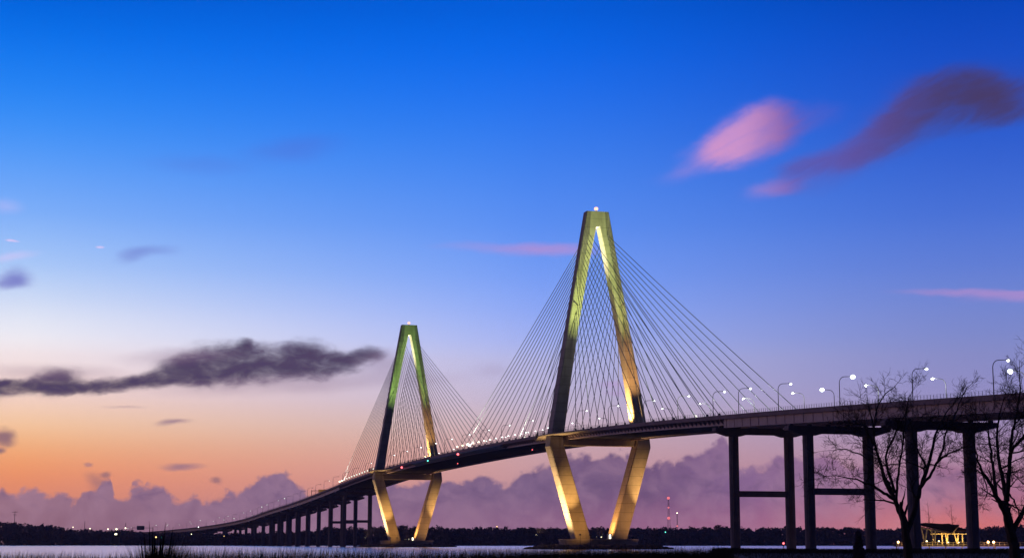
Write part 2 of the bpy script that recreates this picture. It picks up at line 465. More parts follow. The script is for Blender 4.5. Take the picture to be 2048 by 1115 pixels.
ORD = ['first', 'second', 'third', 'fourth', 'fifth', 'sixth', 'seventh', 'eighth', 'ninth', 'tenth', 'eleventh', 'twelfth', 'thirteenth', 'fourteenth', 'fifteenth',
       'sixteenth', 'seventeenth', 'eighteenth', 'nineteenth', 'twentieth', 'twenty-first', 'twenty-second', 'twenty-third', 'twenty-fourth', 'twenty-fifth',
       'twenty-sixth', 'twenty-seventh', 'twenty-eighth', 'twenty-ninth', 'thirtieth', 'thirty-first', 'thirty-second', 'thirty-third', 'thirty-fourth', 'thirty-fifth']

# ------------------------------------------------------------------ the setting: water, far shore, banks
o = MB().quadstrip([[(-1450, y, 0), (1450, y, 0)] for y in (-150, 2400)], closed=False).build('water', M['water']); struct(o)


def sheet(name, outline, z, m, depth=1.5, bumps=None):
    mb = MB(); mb.quadstrip([[(x, y, zz) for x, y in outline] for zz in (z - depth, z)])
    return struct(mb.build(name, m))


SHORE = 2090
sheet('far_shore', [(-1440, SHORE + 160), (-900, SHORE + 160), (-420, SHORE + 40), (-200, SHORE), (200, SHORE), (700, SHORE - 60), (1440, SHORE - 60), (1440, 3150), (-1440, 3150)], 0.7, M['mud'])
rb = random.Random(5)
bank_far = [(x, 404 + rb.uniform(-14, 10)) for x in range(330, 44, -7)]
bank_side = [(46, 390), (43, 350), (36, 280), (28, 200), (14, 110), (-6, 60), (-60, 34), (-200, 30)]
bank = [(-200, -60), (200, -60), (340, 420)] + bank_far + bank_side


def bank_left(y): return np.interp(y, [60, 110, 200, 280, 350, 390], [-6, 14, 28, 36, 43, 46])


sheet('ground', bank, 1.2, M['mud'], 2.2)
sheet('mudflat', [(-70, 30.5), (-6, 60.5), (16, 118), (26, 165), (8, 175), (-30, 150), (-80, 140)], 0.12, M['mud'], 1.0)

# thin evening haze over the river
hz = bpy.data.materials.new('haze'); hz.use_nodes = True
hz.node_tree.nodes.clear()
pv_ = hz.node_tree.nodes.new('ShaderNodeVolumePrincipled'); ho = hz.node_tree.nodes.new('ShaderNodeOutputMaterial')
pv_.inputs['Color'].default_value = (0.9, 0.8, 0.92, 1); pv_.inputs['Density'].default_value = HAZE
pv_.inputs['Anisotropy'].default_value = 0.3
hz.node_tree.links.new(pv_.outputs[0], ho.inputs['Volume'])
SC.cycles.volume_bounces = 0
struct(MB().box((0, 1520, 93), (2960, 3400, 194)).build('haze', hz), 'stuff')

# ------------------------------------------------------------------ bridge alignment
T1 = Vector((44.2, 850.0)); T2 = Vector((-82.2, 1305.0)); SPAN = (T2 - T1).length
AX = (T2 - T1).normalized(); NX = Vector((AX.y, -AX.x)); ROT = math.atan2(NX.y, NX.x)
S_CURVE, R_CURVE = 1300.0, 2000.0


def frame(s):
    if s <= S_CURVE:
        return T1 + AX * s, AX.copy(), NX.copy()
    p0 = T1 + AX * S_CURVE; a = (s - S_CURVE) / R_CURVE
    cen = p0 - NX * R_CURVE
    ca, sa = math.cos(a), math.sin(a)
    n = Vector((NX.x * ca - NX.y * sa, NX.x * sa + NX.y * ca)); d = Vector((-n.y, n.x))
    return cen + n * R_CURVE, d, n


ZS = [(-520, 38.2), (-420, 42.7), (-337, 46.7), (-282, 49.2), (-213, 52.0), (-133, 55.2), (-9, 59.0), (117, 61.0), (235, 61.6), (401, 61.2), (511, 60.0), (640, 56.4), (779, 51.3),
      (946, 46.0), (1198, 40.6), (1450, 33.2), (1650, 27.5), (1900, 21.5), (2300, 13.5), (2700, 9), (3200, 7)]
_g = np.arange(-560, 3300, 5.0); _z = np.interp(_g, *zip(*ZS))
_k = np.exp(-0.5 * (np.arange(-24, 25) * 5 / 45.0) ** 2); _k /= _k.sum()
_z = np.convolve(np.pad(_z, 24, mode='reflect', reflect_type='odd'), _k, 'valid')


def zt(s): return float(np.interp(s, _g, _z))      # top of the parapet


def W(s, o, dz): # point beside the road: station, offset, height above the parapet top
    p, d, n = frame(s); q = p + n * o
    return Vector((q.x, q.y, zt(s) + dz))


def along(s0, s1, step):
    n = max(1, round((s1 - s0) / step)); return [s0 + (s1 - s0) * i / n for i in range(n + 1)]


def sweep(sect, s0, s1, step=20.0, mb=None):
    mb = mb or MB()
    return mb.quadstrip([[W(s, o_, z) for o_, z in sect] for s in along(s0, s1, step)])


def rect(o0, o1, z0, z1): return [(o0, z0), (o1, z0), (o1, z1), (o0, z1)]


def deck_common(root, s0, s1, girders, gd, gmat, step=20.0):
    sweep(rect(-19.5, 19.5, -1.55, -1.1), s0, s1, step).build('road_slab', M['deck'], root)
    for sg in (-1, 1):
        sweep([(sg * 19.4, -1.6), (sg * 19.85, -1.6), (sg * 19.85, -0.15), (sg * 19.75, 0), (sg * 19.5, 0)], s0, s1, step).build('parapet', M['deck'], root)
    for og in girders:
        sweep(rect(og - 0.22, og + 0.22, -1.56 - gd, -1.551), s0, s1, step).build('girder', gmat, root)
        sweep(rect(og - 0.6, og + 0.6, -1.62 - gd, -1.561 - gd), s0, s1, step).build('girder_flange', gmat, root)


def railing(root, s0, s1, spacing, side, h=1.25):
    mb = MB(); _s = s0 + 0.7
    while _s < s1:
        a = W(_s, side * 19.62, 0.0); mb.tube([a, a + Vector((0, 0, h))], 0.07, 4, False); _s += spacing
    for zz in (0.35, 0.75, h - 0.03):
        ss = along(s0, s1, 20); mb.tube([W(q, side * 19.62, zz) for q in ss], 0.022, 3, False)
    return struct(mb.build('railing', M['steel'], root), 'stuff')


S_A, S_B = -209.0, SPAN + 209.0          # anchor piers
deck = thing('bridge_deck', 'long cable-stayed road deck running between and past both diamond towers', 'bridge deck')
deck_common(deck, S_A, S_B, (-17.4, 17.4), 2.3, M['girder'])
railing(deck, S_A, S_B, 2.0, -1); railing(deck, S_A, S_B, 4.0, 1)
# brackets and floor beams, every 4.6 m
bm_ = MB().prism([(-17.1, -1.56), (-19.35, -1.62), (-19.35, -2.0), (-17.7, -3.5), (-17.1, -3.5)], -0.14, 0.14, lambda a, b_, d: Vector((NX.x * a + AX.x * d, NX.y * a + AX.y * d, b_))).mesh('bracket')
bm_.materials.append(M['girder'])
fb_ = MB().prism([(-17.0, -1.56), (17.0, -1.56), (17.0, -3.0), (10, -3.4), (-10, -3.4), (-17.0, -3.0)], -0.16, 0.16, lambda a, b_, d: Vector((NX.x * a + AX.x * d, NX.y * a + AX.y * d, b_))).mesh('floor_beam')
fb_.materials.append(M['steel'])
for s in along(S_A + 2, S_B - 2, 4.6):
    p, d, n = frame(s)
    if not (112 < s < 358): put('bracket', bm_, deck, (p.x, p.y, zt(s)))
    put('floor_beam', fb_, deck, (p.x, p.y, zt(s)))
sweep([(-19.9, -1.65), (-21.6, -2.5), (-18.2, -3.95), (-18.2, -3.7), (-21.0, -2.5), (-19.9, -1.95)], 113, 357, 20).build('wind_fairing', M['steel'], deck)
for sg in (-1, 1):
    sweep(rect(sg * 0.5 - 6 * 0, sg * 0.5 + 0.3, -1.099, -0.2), S_A, S_B, 20).build('median_barrier', M['deck'], deck)

appr = thing('approach_deck', 'near approach viaduct deck on tall twin column piers at the right', 'bridge deck')
deck_common(appr, -560, S_A - 0.4, (-18.2, -11, -3.7, 3.7, 11, 18.2), 3.3, M['girder'])
railing(appr, -560, S_A - 0.4, 1.9, -1); railing(appr, -560, S_A - 0.4, 4.0, 1)
sf_ = MB().box((0, 0, -3.15), (0.14, 0.2, 3.1)).mesh('stiffener'); sf_.materials.append(M['girder'])
for s in along(-470, S_A - 3, 7.5):
    p = W(s, -18.49, 0); put('stiffener', sf_, appr, p, (0, 0, ROT))
apf = thing('approach_deck', 'far approach viaduct deck sinking towards the trees at the left', 'bridge deck')
deck_common(apf, S_B + 0.4, 2480, (-18.2, -11, -3.7, 3.7, 11, 18.2), 3.0, M['girder'], 30)
railing(apf, S_B + 0.4, 1400, 4.0, -1)

# ------------------------------------------------------------------ towers
def leg_ring(z, xi, xo, hd, sg, ch=0.45):
    """chamfered rectangle between |x|=xi and |x|=xo, half depth hd"""
    a, b_ = xi * sg, xo * sg
    if a > b_: a, b_ = b_, a
    ch = min(ch, (b_ - a) * 0.3)
    return [Vector(q) for q in ((a + ch, -hd, z), (b_ - ch, -hd, z), (b_, -hd + ch, z), (b_, hd - ch, z), (b_ - ch, hd, z), (a + ch, hd, z), (a, hd - ch, z), (a, -hd + ch, z))]


Z_KNEE, Z_DECK, Z_HEAD, Z_TOP, Z_CAP = 51.5, 58.0, 166.0, 174.2, 5.0


def up_o(z): return 27.2 + (6.1 - 27.2) * (z - Z_KNEE) / (Z_TOP - Z_KNEE)
def up_w(z): return float(np.interp(z, (51.5, 85, 114, 146, 166), (6.9, 5.9, 5.5, 5.9, 6.7)))
def up_d(z): return 4.3 + (2.9 - 4.3) * (z - Z_KNEE) / (Z_TOP - Z_KNEE)


def anchors(k):  # k = 0 (lowest) .. 15 (top): z on the leg
    return 118 + 44 * (k / 15.0) ** 0.9


N_C = 16


def make_tower(loc, label, zdeck_at, s_tower, green):
    t_ = thing('bridge_tower', label, 'bridge tower', (loc.x, loc.y, 0), ROT, 'diamond towers of the bridge')
    cap = MB()
    el = [(math.cos(a), math.sin(a)) for a in (2 * math.pi * k / 40 for k in range(40))]
    cap.quadstrip([[Vector((c_ * rx, s_ * ry, z)) for c_, s_ in el] for rx, ry, z in ((20.6, 13, 0.8), (20.6, 13, 4.1), (21.2, 13.6, 4.15), (21.2, 13.6, 4.8), (20.9, 13.3, Z_CAP))])
    cap.build('pile_cap', M['concrete'], t_)
    for sg in (-1, 1):
        lo = MB(); lo.quadstrip([leg_ring(z, 5.6 + (19.4 - 5.6) * f, 13.7 + (27.2 - 13.7) * f, 4.6 - 0.3 * f, sg)
                                 for z, f in ((Z_CAP + 0.003, 0), (20, (20 - Z_CAP) / (Z_KNEE - Z_CAP)), (36, (36 - Z_CAP) / (Z_KNEE - Z_CAP)), (Z_KNEE, 1))])
        lo.build('lower_leg', M['concrete'], t_)
        kn = MB(); kn.quadstrip([leg_ring(z, xi, xo, hd, sg) for z, xi, xo, hd in ((Z_KNEE + 0.003, 19.4, 27.2, 4.3), (Z_DECK, 20.2, up_o(Z_DECK) + 0.5, 4.2))])
        kn.build('knee', M['concrete'], t_)
        up = MB(); up.quadstrip([leg_ring(z, up_o(z) - up_w(z), up_o(z), up_d(z), sg) for z in (Z_DECK + 0.003, 72, 85, 100, 114, 130, 146, 156, Z_HEAD)])
        up.build('upper_leg', M['concrete'], t_)
        # slot of the access door low on the inner face
        dr = MB().box((sg * 8.15, -1.2, 13.0), (0.12, 0.9, 8), 0, sg * R(16)); dr.build('door', M['steel'], t_)
    MB().box((0, 0, 54.2), (38.7, 5.0, 4.2)).build('crossbeam', M['concrete'], t_)
    hd = MB(); hd.quadstrip([leg_ring(z, -up_o(z), up_o(z), up_d(z) + 0.02, 1) for z in (Z_HEAD + 0.003, Z_TOP)]); hd.build('tower_head', M['concrete'], t_)
    # inner gable that closes the fork
    # walkway ledge round the near leg
    zl = zdeck_at - 1.5
    lg = MB().prism([(-19.9, -46), (-29.4, -9), (-29.4, 9), (-19.9, 46)], zl - 0.5, zl, lambda a, b_, d: Vector((a, b_, d))); lg.build('walkway_ledge', M['concrete'], t_)
    lr = MB()
    for (x0, y0), (x1, y1) in (((-19.9, -46), (-29.3, -9)), ((-29.3, -9), (-29.3, 9)), ((-29.3, 9), (-19.9, 46))):
        for i in range(16):
            f = i / 16; q = Vector((x0 + (x1 - x0) * f, y0 + (y1 - y0) * f, zl)); lr.tube([q, q + Vector((0, 0, 2.2))], 0.07, 4, False)
        lr.tube([(x0, y0, zl + 2.2), (x1, y1, zl + 2.2)], 0.06, 4, False)
    struct(lr.build('ledge_railing', M['steel'], t_), 'stuff')
    # beacon
    bc = MB().cyl((0, 0, Z_TOP), 0.35, 1.0, 8).build('beacon_mount', M['steel'], t_)
    MB().ball((0, 0, Z_TOP + 1.9), 1.15, 10, 6, 0.85).build('beacon', M['l_pink'], bc)
    # stay cables: two fans on each side of the tower
    for side in (-1, 1):
        for dirn in (-1, 1):
            for k in range(N_C):
                z = anchors(k)
                L = 20 + (205 - 20) * (k / (N_C - 1)) if dirn * (1 if s_tower == 0 else -1) < 0 else 22 + (228 - 22) * (k / (N_C - 1))
                s = s_tower + dirn * L
                zz = zt(s) + 0.2
                xo = side * (up_o(z) - up_w(z) * 0.5)
                A = Vector((xo, dirn * (up_d(z) - 0.3), z)); B = Vector((side * 18.4, dirn * L, zz))
                Lc = (B - A).length; pts_ = []
                for i in range(9):
                    f = i / 8; q = A.lerp(B, f); q.z -= Lc * 0.010 * 4 * f * (1 - f) * 0.35; pts_.append(q)
                MB().tube(pts_, 0.165, 5, False).build('stay_cable', M['cable'], t_)
    return t_


tower1 = make_tower(T1, 'near tall diamond-shaped concrete tower lit gold and green, larger of the two', zt(0), 0.0, 0)
tower2 = make_tower(T2, 'smaller distant diamond-shaped concrete tower with greener floodlighting', zt(SPAN), SPAN, 1)

# cable anchorage posts on the deck
an_ = MB().quadstrip([[Vector(q) for q in ((-.5, -1.1, 0), (.5, -1.1, 0), (.5, 1.1, 0), (-.5, 1.1, 0))], [Vector(q) for q in ((-.28, -.5, 2.0), (.28, -.5, 2.0), (.28, .3, 2.0), (-.28, .3, 2.0))]]).mesh('cable_anchor')
an_.materials.append(M['steel'])
ANCH = []
for st, mn in ((0.0, 1), (SPAN, -1)):
    for dirn in (-1, 1):
        for k in range(N_C):
            L = 22 + 206 * k / 15 if dirn == mn else 20 + 185 * k / 15
            ANCH.append((st + dirn * L, dirn, st, k))
for s, dirn, st, k in ANCH:
    for side in (-1, 1):
        q = W(s, side * 18.4, -1.09)
        put('cable_anchor', an_, deck, q, (0, 0, ROT + (math.pi if dirn < 0 else 0)))


# ------------------------------------------------------------------ floodlights on the towers
def floodlight(root_loc, rz, label, local, target, color, power, angle=40, lens='l_warm', size=0.8, group=None, mast=0.0):
    """a yoke-mounted floodlight: base, yoke, housing, lens and its lamp. local/target are in tower space"""
    m = Matrix.Translation(Vector((root_loc.x, root_loc.y, 0))) @ Matrix.Rotation(rz, 4, 'Z')
    base_, tgt = m @ Vector(local), m @ Vector(target)
    f = thing('floodlight', label, 'floodlight', base_, 0.0, group)
    h = size; d = (tgt - base_ - Vector((0, 0, 0.3 + h * 0.6 + mast))).normalized()
    MB().box((0, 0, 0.12), (h * 0.9, h * 0.9, 0.24)).build('base', M['steel'], f)
    c0 = Vector((0, 0, 0.3 + h * 0.6 + mast)); u = d.cross(Vector((0, 0, 1))).normalized()
    yk = MB()
    if mast: MB().tube([(0, 0, 0.24), (0, 0, mast + 0.2)], [0.14, 0.1], 7).build('mast', M['steel'], f)
    yk.tube([c0 - Vector((0, 0, h * 0.6)), u * h * 0.62 + c0 - Vector((0, 0, h * 0.6)), u * h * 0.62 + c0], 0.06, 5); yk.tube([c0 - Vector((0, 0, h * 0.6)), -u * h * 0.62 + c0 - Vector((0, 0, h * 0.6)), -u * h * 0.62 + c0], 0.06, 5)
    yk.build('yoke', M['steel'], f)
    hs = MB().tube([c0 - d * h * 0.45, c0 - d * h * 0.2, c0 + d * h * 0.4], [h * 0.25, h * 0.5, h * 0.55], 10).build('housing', M['steel'], f)
    MB().tube([c0 + d * h * 0.405, c0 + d * h * 0.45], [h * 0.5, h * 0.42], 10).build('lens', M[lens], hs)
    spot(f, c0 + d * (h * 0.6), c0 + d * 20, color, power, angle)
    return f


GOLD, AMBER, LIME, GREEN = (1.0, 0.62, 0.20), (1.0, 0.52, 0.17), (0.74, 0.95, 0.25), (0.50, 0.95, 0.22)
for tw, loc_, zd, nm_, top, kk in ((tower1, T1, zt(0), 'near tower', LIME, 1.0), (tower2, T2, zt(SPAN), 'far tower', GREEN, 0.7)):
    g = 'floodlights of the ' + nm_
    rows = [
        ('mast floodlight on the rocks outside the left leg of the ' + nm_, (-33, 1.0, 1.6), (-21, 0, 24), (1.0, 0.64, 0.26), 2.5e5, 110, 4.5),
        ('wide mast floodlight on the rocks before the left leg of the ' + nm_, (-13, -25.5, 1.8), (-13.5, -4.3, 16), (1.0, 0.47, 0.09), 0.20e5, 90, 4.5),
        ('narrow mast floodlight on the rocks before the left leg of the ' + nm_, (-17.5, -23.5, 1.8), (-17.0, -4.3, 29), (1.0, 0.54, 0.14), 0.95e5, 34, 4.5),
        ('wide mast floodlight on the rocks before the right leg of the ' + nm_, (20, -24, 1.8), (17, -4.3, 18), (1.0, 0.48, 0.14), 0.24e5, 88, 4.5),
        ('narrow mast floodlight on the rocks before the right leg of the ' + nm_, (23.5, -22, 1.8), (22.5, -4.3, 31), (1.0, 0.55, 0.17), 1.7e5, 36, 4.5),
        ('floodlight on the pile cap between the legs of the ' + nm_, (-1.5, -1.0, 5), (16.0, -1, 32), (1.0, 0.45, 0.10), 0.6e5, 120, 0),
        ('floodlight under the right knee of the %s facing left' % nm_, (2.5, 3.0, 5), (-17.0, 2, 38), AMBER, 0.6e5, 70, 0),
        ('floodlight on the road at the foot of the right upper leg of the ' + nm_, (10.5, 0.5, zd - 1.1), (17.5, 0, zd + 17), (1.0, 0.58, 0.18), 3.2e5, 70, 0),
        ('amber floodlight on the road shining at the right upper leg of the ' + nm_, (21, -26, zd - 1.1), (14.5, -4, 98), AMBER, 2.0e5 * kk, 44, 0),
        ('floodlight on the road shining at the left upper leg front of the ' + nm_, (-14, -42, zd - 1.1), (-9.8, -4, 141), top, 1.15e6 * kk, 30, 0),
        ('floodlight on the road shining at the right upper leg front of the ' + nm_, (14, -42, zd - 1.1), (8.0, -4, 152), top, 7.5e5 * kk, 36, 0),
        ('floodlight on the road shining up into the fork of the ' + nm_, (-9, 1.0, zd - 1.1), (2.2, 0, 169), (1.0, 0.95, 0.6), 4.5e6, 11, 0),
    ]
    for lab, l_, tg, c_, pw, an, mst in rows:
        floodlight(loc_, ROT, lab, l_, tg, c_, pw, an, group=g, mast=mst)
    # lit service box between the legs
    m_ = Matrix.Translation(Vector((loc_.x, loc_.y, 0))) @ Matrix.Rotation(ROT, 4, 'Z')
    bx = thing('service_box', 'small lit white service box on the pile cap of the ' + nm_, 'box', m_ @ Vector((2.5, -9.5, Z_CAP)), ROT)
    MB().box((0, 0, 1.3), (2.0, 1.4, 2.6)).build('cabinet', M['white'], bx)
    MB().box((0, 0, 2.66), (2.3, 1.7, 0.12)).build('roof', M['steel'], bx)
    MB().box((0, -0.72, 1.25), (0.9, 0.04, 2.0)).build('door', M['l_warm'], bx)

# ------------------------------------------------------------------ piers
def make_pier(s, label, bottom, gd, spread=23.6, bar=None, group='twin column piers'):
    p, d, n = frame(s); rz = math.atan2(n.y, n.x)
    zt_ = zt(s) - 1.62 - gd - 0.75
    pr = thing('bridge_pier', label, 'bridge pier', (p.x, p.y, 0), rz, group)
    h = spread / 2
    prof_ = [(-20, 0), (20, 0), (20, -1.5), (h + 2.4, -3.2), (h - 2.4, -3.3), (h - 5.5, -2.5), (-h + 5.5, -2.5), (-h + 2.4, -3.3), (-h - 2.4, -3.2), (-20, -1.5)]
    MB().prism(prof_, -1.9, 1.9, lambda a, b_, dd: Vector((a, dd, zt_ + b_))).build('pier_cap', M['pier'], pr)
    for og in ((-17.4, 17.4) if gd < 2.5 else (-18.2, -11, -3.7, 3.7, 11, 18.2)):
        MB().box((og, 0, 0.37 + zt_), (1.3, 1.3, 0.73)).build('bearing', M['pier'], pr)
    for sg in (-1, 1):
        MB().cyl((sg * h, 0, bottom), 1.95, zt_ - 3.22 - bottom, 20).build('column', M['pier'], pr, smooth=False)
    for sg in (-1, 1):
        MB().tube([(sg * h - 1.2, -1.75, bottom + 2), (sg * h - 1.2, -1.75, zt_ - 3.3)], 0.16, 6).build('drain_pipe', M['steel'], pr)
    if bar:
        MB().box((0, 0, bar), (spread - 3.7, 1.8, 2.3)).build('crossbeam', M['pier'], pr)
    return pr


make_pier(-203.0, 'anchor pier where the stay cables end, twin columns tied by a low crossbeam', -2, 2.35, 23.6, 22.0)
make_pier(-269.4, 'second twin column pier from the near tower, tied by a low crossbeam', -2, 3.35, 23.4, 21.0)
make_pier(-340.0, 'twin column pier without crossbeam beside the big bare tree', -2, 3.35, 20.4)
for i in range(12):
    s = 692 + 74 * i
    make_pier(s, '%s twin column pier beyond the far tower, %s' % (ORD[i], 'tied by a crossbeam' if i < 2 else 'without a crossbeam'), -2, 3.05, 23.6, 22.5 if i < 2 else None, 'piers of the far approach')
for i in range(12, 20):
    make_pier(690 + 74 * i, '%s twin column pier beyond the far tower, sunk among the shore trees' % ORD[i], 0, 3.05, 23.6, None, 'piers of the far approach')

# ------------------------------------------------------------------ rock islands round the tower footings
def island(loc, rx, ry, h, seed):
    r_ = random.Random(seed); mb = MB(); rings = []; n = 72
    for f, z in ((1.15, -1.5), (1.0, 0.2), (0.9, 0.9), (0.8, 1.6), (0.68, h), (0.5, h), (0.2, h * 0.9)):
        rings.append([Vector((math.cos(a) * rx * f * r_.uniform(0.95, 1.05), math.sin(a) * ry * f * r_.uniform(0.95, 1.05), z + r_.uniform(-0.25, 0.3))) for a in (2 * math.pi * k / n for k in range(n))])
    mb.quadstrip(rings)
    o_ = mb.build('rock_island', M['rock'], None, (loc.x, loc.y, 0)); o_.rotation_euler.z = ROT
    struct(o_)
    bl = MB()
    for _ in range(420):
        a, f = r_.uniform(0, 6.283), r_.uniform(0.74, 1.06); s_ = r_.uniform(0.5, 1.3)
        c_ = Vector((math.cos(a) * rx * f, math.sin(a) * ry * f, max(0.1, (1.05 - f) * 6)))
        bl.quadstrip([[c_ + Vector((math.cos(b_ + _) * s_ * k_, math.sin(b_ + _) * s_ * k_, z * s_)) for b_ in (0, 1.2, 2.5, 3.6, 5.0)] for k_, z in ((0.9, -0.6), (1.1, 0.1), (0.6, 0.6))])
    b2 = bl.build('riprap', M['rock'], None, (loc.x, loc.y, 0)); b2.rotation_euler.z = ROT
    struct(b2, 'stuff')


island(T1, 37, 30, 2.1, 1); island(T2, 37, 30, 2.0, 2)


# ------------------------------------------------------------------ lamps along the deck
def lamp_mesh(big):
    pass


def make_lamp(label, cat, lens, lr):
    L = thing('street_lamp', label, cat)
    pts_ = [(0, 0, 0), (0, 0, 8.6)] + [(1.9 - 1.9 * math.cos(a), 0, 8.6 + 2.2 * math.sin(a)) for a in (0.3, 0.6, 0.9, 1.2, 1.5)] + [(4.4, 0, 10.95)]
    rr = [0.17] + [0.13] + [0.115] * 5 + [0.09]
    MB().tube(pts_, rr, 7).build('pole', M['pole'], L)
    MB().box((0, 0, 0.25), (0.6, 0.6, 0.5)).build('base', M['pole'], L)
    hd_ = MB().quadstrip([[Vector((x, y * w, 10.95 + z)) for y, z in ((-1, -.05), (1, -.05), (0.7, 0.22), (-0.7, 0.22))] for x, w in ((4.2, 0.15), (4.6, 0.32), (5.4, 0.3), (5.6, 0.12))]).build('lamp_head', M['pole'], L)
    MB().ball((5.0, 0, 10.80), lr, 10, 6, 0.8).build('lens', M[lens], hd_)
    return L


NEAR = [-402.5, -357.6, -309.3, -261.1, -225.3, -200.0, -161.7, -120.2, -72, -24] + [24 + 48 * i for i in range(12)]
FAR = [-359.4, -312.4, -265.1, -229.7, -203.3, -154.3, -105, -57, -9] + [39 + 48 * i for i in range(12)]
BIG_N, BIG_F = (-309.3,), (-359.4, -229.7, 327)
protos = {}
GRP = 'curved street lamps along the bridge'


def lamp_at(s, side, lens, lr, label):
    key = (lens, lr); q = W(s, side * 18.9, -1.09); p, d, n = frame(s); rz = math.atan2(n.y, n.x) + (math.pi if side > 0 else 0)
    if key not in protos:
        protos[key] = make_lamp(label, 'street lamp', lens, lr); o_ = protos[key]; o_.location = q; o_.rotation_euler.z = rz; o_['group'] = GRP
        return o_
    return dup(protos[key], q, rz, label, GRP)


for i, s in enumerate(NEAR):
    big = s in BIG_N
    lamp_at(s, -1, 'l_cool' if big else 'l_white', 0.85 if big else (0.5 if s < -190 else 0.42), '%s curved lamp from the right frame edge on the near railing%s' % (ORD[i], ', blazing bright' if big else ''))
for i, s in enumerate(FAR):
    big = s in BIG_F
    lamp_at(s, 1, 'l_cool' if big else 'l_white', 0.85 if big else (0.5 if s < -190 else 0.42), '%s curved lamp from the right frame edge on the far railing%s' % (ORD[i], ', glaring white' if big else ''))
for s in (-359.4, -312.4, -265.1, -203.3, -154.3, -105):
    q = W(s, 18.9 - 5.0, 9.0)
    l = bpy.data.lights.new('lamp_light', 'POINT'); l.color = (0.95, 1.0, 0.92); l.energy = 4500; l.shadow_soft_size = 0.3
    o_ = bpy.data.objects.new('lamp_light', l); COL.objects.link(o_); o_.location = q
fs = [610 + 52 * i for i in range(33)]
for i, s in enumerate(fs):
    lamp_at(s, -1, 'l_off' if i < 9 and i != 3 or i % 3 == 2 else 'l_far', 0.42 if i % 4 == 1 else 0.3, '%s lamp past the far tower on the near railing of the approach' % ORD[i])
    lamp_at(s + 24, 1, 'l_off' if i < 7 and i != 4 or i % 4 == 2 else 'l_far', 0.45 if i % 3 == 1 else 0.3, '%s lamp past the far tower on the far railing of the approach' % ORD[i])


# bollard floodlights beside the cable anchors
def make_cable_light(label, lens, lr):
    c_ = thing('cable_light', label, 'floodlight')
    MB().tube([(0, 0, 0), (0, 0, 3.3)], 0.09, 6).build('post', M['steel'], c_)
    hd_ = MB().cyl((0, 0, 3.3), 0.3, 0.25, 8, 0.42).build('housing', M['steel'], c_)
    MB().ball((0, 0, 3.75), lr, 10, 6, 0.8).build('lens', M[lens], hd_)
    return c_


cl = {}
ce = [a for a in ANCH if a[2] == 0.0 and a[1] == 1]
cw = [a for a in ANCH if a[2] == SPAN and a[1] == 1]
for lst, nm_ in ((ce, 'between the towers'), (cw, 'past the far tower')):
    for s, dirn, st, k in lst:
        lens, lr = ('l_warm', 0.85) if k in (13,) else (('l_warm', 0.55) if k > 8 else ('l_white', 0.3 if k < 5 else 0.42))
        if nm_ == 'past the far tower': lens, lr = ('l_warm', 0.75) if k > 13 else ('l_far', 0.42)
        lab = 'post light at the %s cable anchor from the tower, %s' % (ORD[k], nm_)
        q = W(s, -19.0, -1.09)
        if (lens, lr) not in cl:
            cl[(lens, lr)] = make_cable_light(lab, lens, lr); o_ = cl[(lens, lr)]; o_.location = q; o_.rotation_euler.z = ROT; o_['group'] = 'post lights at the cable anchors'
        else:
            dup(cl[(lens, lr)], q, ROT, lab, 'post lights at the cable anchors')
# floodlights that graze the outer cables
ORIGIN = Vector((0, 0))
for s, side, tz, lab, pw in ((214, 1, 0, 'floodlight on the far edge at mid span aimed up the cables of the near tower', 5e5), (200, -1, 0, 'floodlight on the near edge at mid span aimed up the cables of the near tower', 2.5e5),
                             (-192, 1, 0, 'floodlight by the anchor pier on the far edge aimed up the cables', 5e5), (-150, 1, 0, 'floodlight on the far edge between anchor pier and near tower', 3e5),
                             (-186, -1, 0, 'floodlight by the anchor pier on the near edge aimed up the cables', 2e5),
                             (SPAN + 190, -1, SPAN, 'floodlight on the near edge past the far tower aimed up the cables', 2.5e5)):
    p0 = W(s, side * 17.6, -1.09); p1 = W(s + (tz - s) * 0.18, side * 17.9, 22)
    floodlight(ORIGIN, 0, lab, p0, p1, (0.95, 1.0, 0.82), pw * 0.45, 70, 'l_cool', 0.6, 'floodlights aimed along the cables')


# navigation lights
def nav(px, py, s, o_off, lens, r_, label, drop=None):
    q = W(s, o_off, 0); z_ = zt(s) - 2.9
    nv = thing('navigation_light', label, 'navigation light', (q.x, q.y, z_))
    MB().box((0.15, 0, 0), (0.5, 0.5, 0.5)).build('bracket', M['steel'], nv)
    if drop: MB().tube([(0, 0, -0.2), (0, 0, -drop)], 0.08, 6).build('hanger', M['steel'], nv)
    MB().ball((-0.35, -0.1, -(drop or 0)), r_, 10, 6).build('lens', M[lens], nv)


nav(929, 902, 213, -21.9, 'l_red', 0.75, 'red navigation light on the deck edge near mid span')
nav(808, 930, 396, -20.1, 'l_red', 0.75, 'red navigation light on the deck edge beside the far tower')
nav(862, 916, 300, -21.9, 'l_green', 0.5, 'green navigation light on the deck edge between the red lights')
nav(1054, 900, 60, -17.4, 'l_red', 0.25, 'small red light hanging on a rod below the deck by the near tower', 4)
nav(914, 930, 232, -17.4, 'l_red', 0.25, 'small red light hanging on a rod below the deck at mid span', 5)
nav(978, 917, 140, 0, 'l_off', 0.12, 'thin unlit rod hanging below the deck between the red lights', 4)

q = at(1567, 1087, 640)
rl_ = thing('marker_light', 'small red marker lamp beside the foot of the anchor pier column', 'marker light', (q.x, 640, 0))
MB().tube([(0, 0, -1.5), (0, 0, q.z)], 0.15, 6).build('post', M['steel'], rl_)
MB().ball((0, 0, q.z + 0.3), 0.4, 8, 5).build('lens', M['l_red'], rl_)

